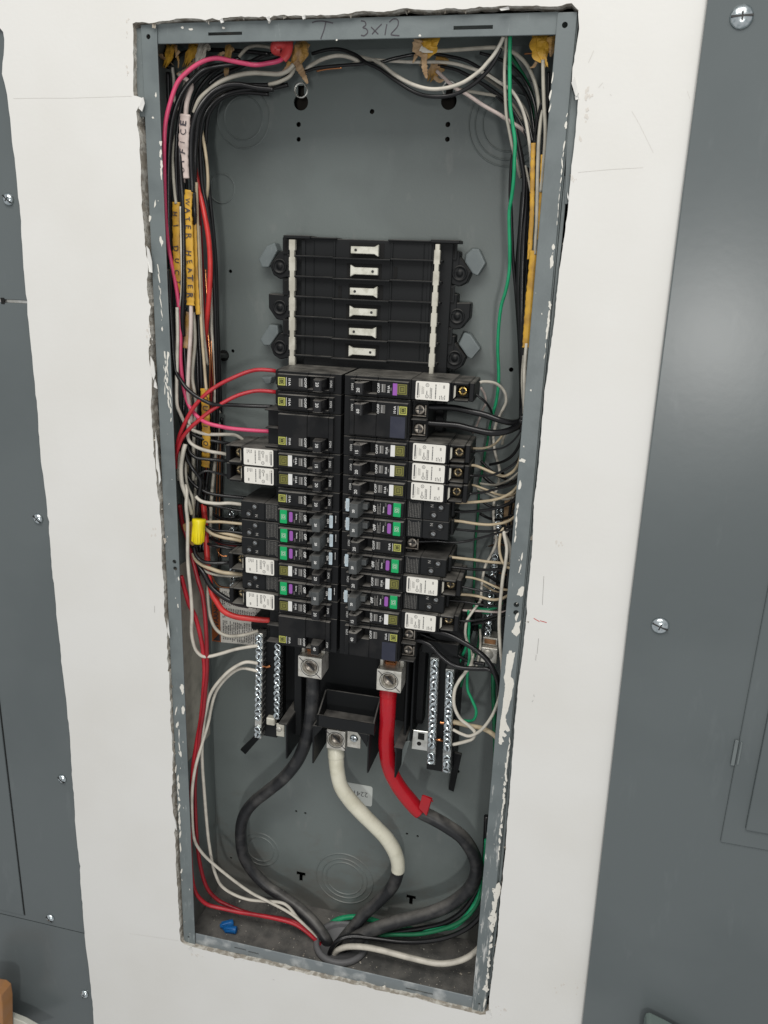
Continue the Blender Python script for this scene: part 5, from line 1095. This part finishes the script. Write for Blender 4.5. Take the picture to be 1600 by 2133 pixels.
w_black|6|black wire directly under the upper white one in the right corner|r|905,112,-54 935,117,-50 975,128,-48 1020,156,-46 1050,182,-44 1080,212,-42 1100,255,-40 1110,297,-36
w_black|6|black wire lower of the curved pair in the right corner|r|900,135,-56 950,145,-54 990,165,-52 1030,190,-50 1058,215,-48 1084,255,-46 1104,300,-42 1108,340,-40
w_black|6|innermost black wire curving round the right corner|r|960,150,-60 1000,172,-58 1040,205,-56 1066,235,-52 1080,290,-48 1090,340,-44 1096,400,-38
w_black|6|outermost black wire curving round the right corner|r|1000,110,-50 1045,125,-48 1080,150,-44 1102,185,-40 1115,225,-36 1118,270,-34 1116,320,-32 1112,400,-30
w_black|6|black wire with the tight bend beside the long green wire|r|1050,145,-60 1080,172,-56 1100,205,-52 1110,250,-46 1113,300,-42 1106,360,-38
w_black|6|black wire straight down under the bright yellow jacket|r|1143,150,-26 1142,200,-24 1137,250,-24 1132,300,-24 1128,360,-26 1120,440,-28
w_black|6|black wire crossing behind the two upright white wires on the right|r|1128,215,-26 1120,250,-30 1112,300,-34 1106,360,-36 1102,440,-36
w_dgreen|7|dark green wire curving among the black ones in the right corner||1062,110,-58 1080,140,-58 1100,175,-54 1112,215,-50 1114,260,-48 1108,320,-46
w_black|7|black wire left of the long green one on the right||1069,322,-24 1065,350,-26 1063,400,-30 1065,447,-34 1067,500,-38 1069,541,-42 1075,611,-48 1080,681,-50 1083,740,-52 1085,820,-52 1084,880,-46
w_black|9|black wire angling into the thick bundle on the right||1074,270,-26 1080,300,-27 1087,340,-28 1092,374,-28 1090,418,-28 1086,470,-30 1082,540,-34 1081,620,-38 1084,700,-38 1086,780,-38 1087,850,-34
w_black|10|middle black wire of the straight bundle beside the large yellow tag|s|1098,350,-36 1096,420,-32 1091,500,-30 1088,580,-30 1087,660,-30 1088,740,-28 1089,820,-24 1089,880,-20
w_black|10|black wire nearest the large yellow tag in the straight bundle|s|1104,420,-42 1100,500,-38 1096,580,-34 1093,660,-30 1090,740,-26 1090,840,-20 1088,900,-18
w_black|10|leftmost black wire of the straight bundle on the right|s|1090,400,-40 1084,480,-42 1078,560,-46 1080,640,-48 1085,720,-46 1088,800,-42
w_grey|5|grey wire slanting into the thick bundle on the right||1094,345,-34 1100,370,-33 1106,400,-30
w_copper|3|bare copper wire end peeking out at the top right||1093,112,-46 1106,111,-44 1116,112,-42
w_copper|3|thin bare copper wire at the top centre||660,148,-56 680,144,-54 712,141,-52
w_copper|3|bare copper wire coiling behind the right flange||1058,1135,-40 1066,1140,-36 1070,1150,-34 1066,1158,-36 1058,1162,-40
w_copper|3|short bare copper strand by the right flange||1040,1193,-44 1055,1197,-38 1066,1200,-32
w_copper|6|brown copper strands entering the right bar, upper||917,1505,-44 924,1506,-44 948,1508,-44
w_copper|6|brown copper strands entering the right bar, lower||908,1541,-44 916,1541,-44 924,1543,-46
w_copper|6|copper strand end poking right of the outer left bar||548,1389,-46 556,1389,-44 563,1387,-44
w_grey|6|dull white wire half hidden left of the lower yellow tag||408,880,-40 409,930,-42 408,980,-44 406,1030,-42 402,1070,-38
w_tan|6|tan wire deep behind the crossing black wire on the left||398,700,-40 399,760,-40 398,820,-40 394,880,-40 390,940,-40 390,990,-38
w_black|7|black wire just inside the flange below the red arcs|l|378,900,-26 376,950,-28 380,1000,-28 388,1050,-28 396,1090,-28 400,1140,-28
w_black|8|black wire sinking behind the yellow wire nut|l|396,880,-44 398,940,-46 404,1000,-48 414,1050,-48 420,1100,-46 416,1150,-42
w_black|7|black wire under the fat white one by the flange|l|382,1010,-34 388,1060,-34 396,1110,-34 404,1160,-32 414,1200,-30
w_black|6|black wire dipping below the plain left breaker|l|430,1046,-56 440,1066,-54 456,1078,-50 480,1082,-48 512,1080,-46
w_black|6|black wire rising to the second green button breaker on the left|l|424,1112,-46 440,1122,-46 470,1132,-44 512,1134,-46
w_dred|4|brown red wire behind the left ground bar||430,1108,-66 450,1128,-66 470,1134,-66 500,1138,-62
w_copper|3|bare copper wire curling to the left ground bar||452,1143,-66 456,1152,-66 463,1158,-66 474,1158,-68
w_black|7|black wire along the back crease on the left|l|462,870,-80 462,960,-82 460,1040,-84 458,1120,-84 456,1200,-84
w_pink|5|faded pink wire left of the copper ones||436,640,-52 440,720,-52 444,800,-56 450,850,-62
w_grey|5|thin dull wire inside the upper left bundle||388,160,-54 378,200,-52 372,240,-50 368,290,-48 368,350,-46 371,400,-44
w_black|8|black wire low in the upper left curve|l|560,196,-56 510,192,-54 470,200,-52 444,222,-50 432,250,-48 428,300,-46
w_black|7|black wire looping high in the upper left corner|l|350,140,-66 366,118,-66 400,106,-64 450,104,-62 500,106,-60 560,112,-58
w_black|7|black wire behind the top centre jacket|l|640,110,-66 600,108,-64 550,116,-62 500,140,-62 460,156,-60 434,176,-58
w_black|7|black wire hanging in front of the paired tags|l|404,400,-17 406,440,-16 406,470,-20 408,520,-26
w_grey|6|cream wire between the yellow tags and the red wire||414,470,-26 417,530,-25 419,590,-25 421,640,-26 424,690,-28 432,760,-34
w_black|6|black wire drooping behind the sagging tan one on the right|q|1002,960,-60 1020,978,-58 1040,992,-54 1060,1000,-46 1076,1004,-32
w_black|6|black wire bending down below the third labelled right breaker|q|1000,1040,-56 1016,1052,-54 1036,1058,-50 1056,1052,-42 1072,1044,-30
w_black|6|black wire deep between the green button breakers and flange|q|1000,1070,-66 1020,1080,-62 1044,1082,-54 1066,1074,-36
w_black|7|black wire running down behind the right ground bar|q|1066,1040,-50 1060,1090,-52 1056,1140,-54 1052,1200,-56 1050,1260,-58 1048,1330,-60
w_black|7|black wire beside the hanging white one on the right|q|1072,1060,-34 1068,1110,-34 1062,1160,-34 1058,1210,-34 1056,1270,-36 1050,1330,-40
w_black|6|black wire slanting in front of the right ground bar|q|1008,1196,-60 1024,1204,-56 1040,1214,-50 1058,1220,-38
w_black|6|black wire under the pinkish one on the right|q|984,1300,-52 1004,1296,-50 1024,1290,-46 1044,1284,-40 1058,1280,-30
w_grey|5|dull wire behind the tan pair on the right||994,1018,-62 1012,1026,-60 1034,1036,-56 1052,1040,-48 1070,1036,-36
w_tan|5|olive wire crossing low behind the right ground bar||1004,1216,-70 1020,1226,-66 1038,1234,-60 1056,1236,-46
w_grey|6|second whitish wire twisting by the hanging one on the right||1050,1110,-30 1058,1124,-28 1063,1140,-26 1064,1160,-24 1062,1178,-22
w_copper|3|bare copper wire slanting to the right ground bar, upper||1018,1138,-74 1034,1134,-66 1050,1136,-56 1066,1144,-44
w_copper|3|bare copper wire slanting to the right ground bar, lower||1020,1216,-74 1034,1220,-66 1048,1224,-56 1062,1232,-44
w_green|6|green wire swinging to the right ground bar from behind||988,1255,-76 996,1268,-76 1008,1276,-76 1020,1276,-76
w_dgreen|7|dark green wire beside the lower right terminal bars||1000,1300,-70 998,1340,-72 986,1370,-72 970,1395,-72 960,1430,-74
w_white|5|white wire passing behind the dark cables at lower right||1000,1310,-62 1001,1340,-62 997,1370,-60 990,1395,-58
w_black|8|black wire curving over the lower right terminal bars|q|872,1318,-50 900,1330,-50 930,1346,-50 956,1366,-50 980,1378,-50 1010,1384,-48
w_black|6|black wire crossing from the breakers to the flange top right|q|1088,905,-24 1080,930,-30 1066,950,-38 1046,962,-46 1020,968,-54
w_grey|6|grey white wire behind the two thick black cables||1086,868,-14 1078,878,-24 1066,892,-34 1052,906,-44 1046,925,-54
'''
GR = {'b': None, 'q': 'black wires crowding the right gutter', 'l': 'black wires inside the left bundle', 'r': 'black wires falling into the right corner', 's': 'black wires of the straight right bundle'}
for ln in WL.strip().split('\n'):
    mt, wp, lb, g_, pth = ln.split('|')
    wire(mt, float(wp), lb, pth, GR.get(g_) or ('copper wires' if mt == 'w_copper' else None))

# ---------------------------------------------------------------- tags, jackets, sleeves
def tagstrip(name, matn, wpx, label, path, text=None, adv=1, size=None, cat='wire tag', flat=.35, stroke='marker', txoff=0.0, bold=.02, chars=None):
    raw = parse(path, .002); r_ = px2r(wpx, raw[len(raw) // 2]); raw = parse(path, min(r_, .004))
    pts = [V(*p) for p in raw]; sp = smooth(pts, 6)
    t = thing(name, tuple(raw[0]), label, cat)
    hw = random.Random(len(label)); fine = [sp[i].lerp(sp[i + 1], q) for i in range(len(sp) - 1) for q in (0, .5)] + [sp[-1]]
    mb = MB(); mb.tube(fine, [r_ * (1 + .06 * math.sin(i * 1.3) + hw.uniform(-.05, .05)) for i in range(len(fine))], 12, flat=flat); keep(mb.build('tag_sleeve', matn), t)
    if text:
        # characters follow the strip
        acc = [0]
        for i in range(1, len(sp)): acc.append(acc[-1] + (sp[i] - sp[i - 1]).length)
        tot = acc[-1]; mb = MB(); n = len(text)
        for i, ch in enumerate(text):
            if ch == ' ': continue
            s_ = tot * (.06 + .88 * (i + .5) / n); s_ = s_ if adv > 0 else tot - s_
            k = max(j for j in range(len(sp)) if acc[j] <= s_); k = min(k, len(sp) - 2)
            p = sp[k].lerp(sp[k + 1], (s_ - acc[k]) / (acc[k + 1] - acc[k])); dr = (sp[k + 1] - sp[k]).normalized() * adv
            up = dr.cross(Vector((0, -1, 0))); up = -up.normalized()
            up = Vector((0, -1, 0)).cross(dr).normalized()
            hj = random.Random(i * 13 + n); an = hj.uniform(-.22, .22); d2 = dr * math.cos(an) + up * math.sin(an); u2 = up * math.cos(an) - dr * math.sin(an)
            put_text(mb, ch, p + Vector((0, -1, 0)) * (r_ * flat + .0006) + up * hj.uniform(-.0007, .0007) + dr * hj.uniform(-.0006, .0006), d2, u2, (size or r_ * 2.1) * hj.uniform(.85, 1.12), 0, hj.uniform(.0, .03), hj.uniform(.8, 1.05))
        if mb.v: keep(mb.build('handwriting', stroke), t)
    return t
tagstrip('wire_tag', 'w_pink', 21, 'white tag with handwritten OFFICE on the upper left wires', '386,238,-22 383,290,-21 382,330,-21 384,372,-20', 'OFFICE', -1, .0075)
tagstrip('wire_tag', 'yellow', 17, 'yellow tag with handwritten WATER HEATER on the left wires', '394,396,-15 391,430,-14 393,470,-13 396,540,-13 397,600,-13 397,636,-13', 'WATER HEATER', 1, .0075)
tagstrip('wire_tag', 'yellow', 10, 'narrow yellow tag tucked right of the water heater tag', '404,452,-19 406,520,-19 408,580,-18 411,630,-18 413,655,-18')
tagstrip('wire_tag', 'yellow', 16, 'yellow tag with handwritten DUCT nearest the left flange', '367,421,-21 367,460,-20 368,520,-19 370,570,-18 374,610,-22', 'H1 DUCT', 1, .0072)
tagstrip('wire_tag', 'yellow_d', 11, 'dull yellow tag hanging lower behind the pink white wire', '393,650,-24 389,690,-24 386,725,-24', '..', 1, .004)
tagstrip('wire_tag', 'yellow', 18, 'yellow tag under the red arcs at the lower end of the left bundle', '426,809,-26 428,840,-25 429,880,-25 430,915,-28 429,945,-32 428,972,-36', 'OU I ODI', 1, .0078)
tagstrip('wire_tag', 'yellow', 9, 'long narrow yellow tag on the right hand wires', '1111,298,-22 1110,345,-20 1109,400,-19 1108,450,-18 1105,500,-18 1103,540,-18', '. .. .', 1, .004)
tagstrip('wire_tag', 'yellow', 8, 'short yellow tag partly behind the right flange', '1131,322,-14 1129,380,-13 1126,440,-13 1122,500,-13')
tagstrip('wire_tag', 'yellow', 17, 'large yellow tag on the white wire beside the right flange', '1113,522,-13 1110,560,-13 1105,610,-13 1102,650,-13 1099,690,-13 1097,724,-13')
def jacket(label, matn, path, widths, name='cable_jacket', shreds=(), seed=1, flat=.6):
    raw = parse(path, .004); rj = random.Random(seed); pts = smooth([V(*p) for p in raw], 6); k = len(pts)
    rads = []
    for i in range(k):
        f = i / (k - 1) * (len(widths) - 1); a = min(int(f), len(widths) - 2); wv = widths[a] + (widths[a + 1] - widths[a]) * (f - a)
        rads.append(px2r(wv, raw[0]))
    t = thing(name, tuple(raw[0]), label, 'cable jacket')
    n = 16; fold = [rj.uniform(.72, 1.22) if j % 2 else rj.uniform(.62, .95) for j in range(n)]; mb = MB(); nrm0 = Vector((0, -1, 0)); vs = []
    for i in range(k):
        T = (pts[min(i + 1, k - 1)] - pts[max(i - 1, 0)]).normalized(); nn = (nrm0 - T * nrm0.dot(T)).normalized(); bi = T.cross(nn)
        for j in range(n):
            a = 2 * PI * j / n; q = fold[j] * (1 + .12 * math.sin(i * .9 + j * 1.7 + seed)) + rj.uniform(-.05, .05)
            ex = T * ((rj.uniform(-.006, .001) if j % 2 else rj.uniform(.001, .0075)) * (1 if i == k - 1 else .25) if i >= k - 2 else 0)
            vs.append(pts[i] + (nn * math.cos(a) * flat + bi * math.sin(a)) * rads[i] * q + ex)
    mb.mesh(vs, [(i * n + j, i * n + (j + 1) % n, (i + 1) * n + (j + 1) % n, (i + 1) * n + j) for i in range(k - 1) for j in range(n)], 0, False)
    o = keep(mb.build('sheath', matn), t)
    for mt2, pth, wv in shreds:
        rw = parse(pth, .002); sp = smooth([V(*p) for p in rw], 6); m_ = len(sp)
        mb = MB(); r0 = px2r(wv, rw[0]); mb.tube(sp, [r0 * (1.15 - .9 * (i / (m_ - 1)) ** 2) * rj.uniform(.7, 1.2) for i in range(m_)], 7, flat=.22); mb.s = [False] * len(mb.s); keep(mb.build('torn_strip', mt2), t)
    return t
jacket('torn yellow cable jacket in the upper left corner', 'yellow', '358,76,-50 356,100,-46 352,118,-42 346,132,-38', (20, 22, 20, 10), seed=2, shreds=[('paper', '334,112,-40 340,122,-40 352,128,-38 362,136,-36', 9), ('yellow_d', '366,95,-38 368,112,-36 372,128,-36 371,142,-36', 5), ('paper', '374,106,-34 369,112,-34 366,120,-34', 5)])
jacket('yellow cable jacket slanting beside the white one at the top left', 'yellow', '414,78,-52 406,95,-48 398,112,-44 390,130,-40', (20, 20, 18, 12), seed=3, shreds=[('paper', '408,130,-36 395,142,-34 380,151,-32 368,154,-31', 11)])
jacket('white cable jacket coming down at the top left', 'w_white', '432,74,-44 424,96,-40 417,116,-36 411,134,-34', (26, 25, 20, 12), seed=4, flat=.5)
jacket('small yellow cable jacket behind the magenta wire', 'yellow_d', '482,80,-56 478,105,-54 474,130,-52 472,152,-50', (16, 14, 12, 8), seed=5, shreds=[('paper', '455,116,-54 466,110,-54 476,112,-54', 6)])
jacket('torn brown yellow jacket with paper filler at the top centre', 'yellow_d', '628,78,-50 626,100,-46 620,120,-42 612,134,-40', (26, 30, 26, 12), seed=6, shreds=[('paper', '616,128,-38 626,145,-36 634,160,-34 641,174,-34', 12), ('yellow_d', '603,128,-38 598,140,-38 588,150,-38', 8)])
jacket('torn yellow and white jacket hanging at the top right of centre', 'yellow', '890,76,-30 892,92,-27 889,108,-25 884,122,-24', (40, 42, 32, 10), seed=7, shreds=[('paper', '872,82,-22 868,100,-21 876,112,-20 890,122,-21', 16), ('paper', '884,112,-20 884,135,-20 886,150,-20 889,163,-21', 12), ('w_white', '876,100,-18 888,106,-17 902,108,-17', 8), ('paper', '868,112,-24 863,124,-24 860,131,-24', 6)])
jacket('brown torn jacket end behind the hanging one at the top right of centre', 'yellow_d', '924,120,-62 915,135,-58 906,148,-54 900,160,-50', (22, 26, 24, 14), seed=8, shreds=[('paper', '905,160,-46 915,168,-44 925,166,-44', 8)])
jacket('bright yellow cable jacket in the upper right corner', 'yellow', '1128,72,-26 1126,92,-23 1127,112,-20 1133,130,-18', (30, 34, 30, 8), seed=9, shreds=[('paper', '1118,128,-22 1112,138,-22 1104,141,-22', 5), ('yellow', '1134,118,-17 1138,130,-17 1141,139,-17', 5), ('yellow_d', '1148,76,-20 1150,100,-20 1147,118,-20', 14)])
t = thing('cable_jacket', at(1058, 1065, -.06), 'flat tan paper jacket hanging behind the right hand wires near the flange', 'cable jacket')
mb = MB(); mb.plate([at(1052, 1032, -.060), at(1072, 1030, -.056), at(1072, 1060, -.056), at(1068, 1092, -.058), at(1056, 1097, -.060), at(1048, 1090, -.062), at(1050, 1060, -.061)], (0, 0, -.003)); keep(mb.build('fold', 'paper', bevel=.0008), t)
t = thing('wire_sleeve', at(590, 110, -.03), 'coral red plastic sleeve with a hook shape at the top centre left', 'sleeve')
mb = MB(); mb.tube(smooth([V(*at(x, y, d)) for x, y, d in ((594, 118, -.030), (596, 100, -.030), (588, 90, -.030), (574, 92, -.031), (572, 104, -.032), (584, 108, -.034))], 6), .0040, 10, flat=.6)
mb.tube(smooth([V(*at(x, y, d)) for x, y, d in ((600, 82, -.032), (600, 98, -.030), (596, 112, -.029), (588, 122, -.028))], 6), .0046, 10, flat=.6)
keep(mb.build('sleeve', 'redplastic'), t)
# yellow wire nut with its tan tape flag
t = thing('wire_nut', at(413, 1106, -.02), 'bright yellow wire nut capping the wires at the left side', 'wire nut')
a, b = Vector(at(415, 1081, -.020)), Vector(at(412, 1133, -.016)); dr = V(*b) - V(*a); L_ = dr.length
mb = MB(); mb.lathe((0, 0, 0), [(.0068, 0), (.0072, .002), (.0066, .006), (.0060, L_ * .6), (.0052, L_ * .93), (.0040, L_), (.0001, L_)], 20, axis='x')
for k in range(14):
    an = 2 * PI * k / 14; mb.box(.005, L_ * .9, math.cos(an) * .0061 - .0003, math.cos(an) * .0061 + .0003, math.sin(an) * .0061 - .0003, math.sin(an) * .0061 + .0003)
o = mb.build('cap', 'nutyellow', t)
o.rotation_mode = 'QUATERNION'; o.rotation_quaternion = dr.to_track_quat('X', 'Z'); o.location = V(*a) - t.location
t = thing('cable_jacket', at(395, 1110, -.03), 'pale tan folded jacket end behind the yellow wire nut', 'cable jacket')
mb = MB(); mb.plate([at(379, 1093, -.026), at(403, 1085, -.024), at(406, 1134, -.022), at(400, 1138, -.022), at(393, 1133, -.022), at(391, 1112, -.024), at(382, 1105, -.026)], (0, 0, -.004)); keep(mb.build('fold', 'yellow_d', bevel=.001), t)
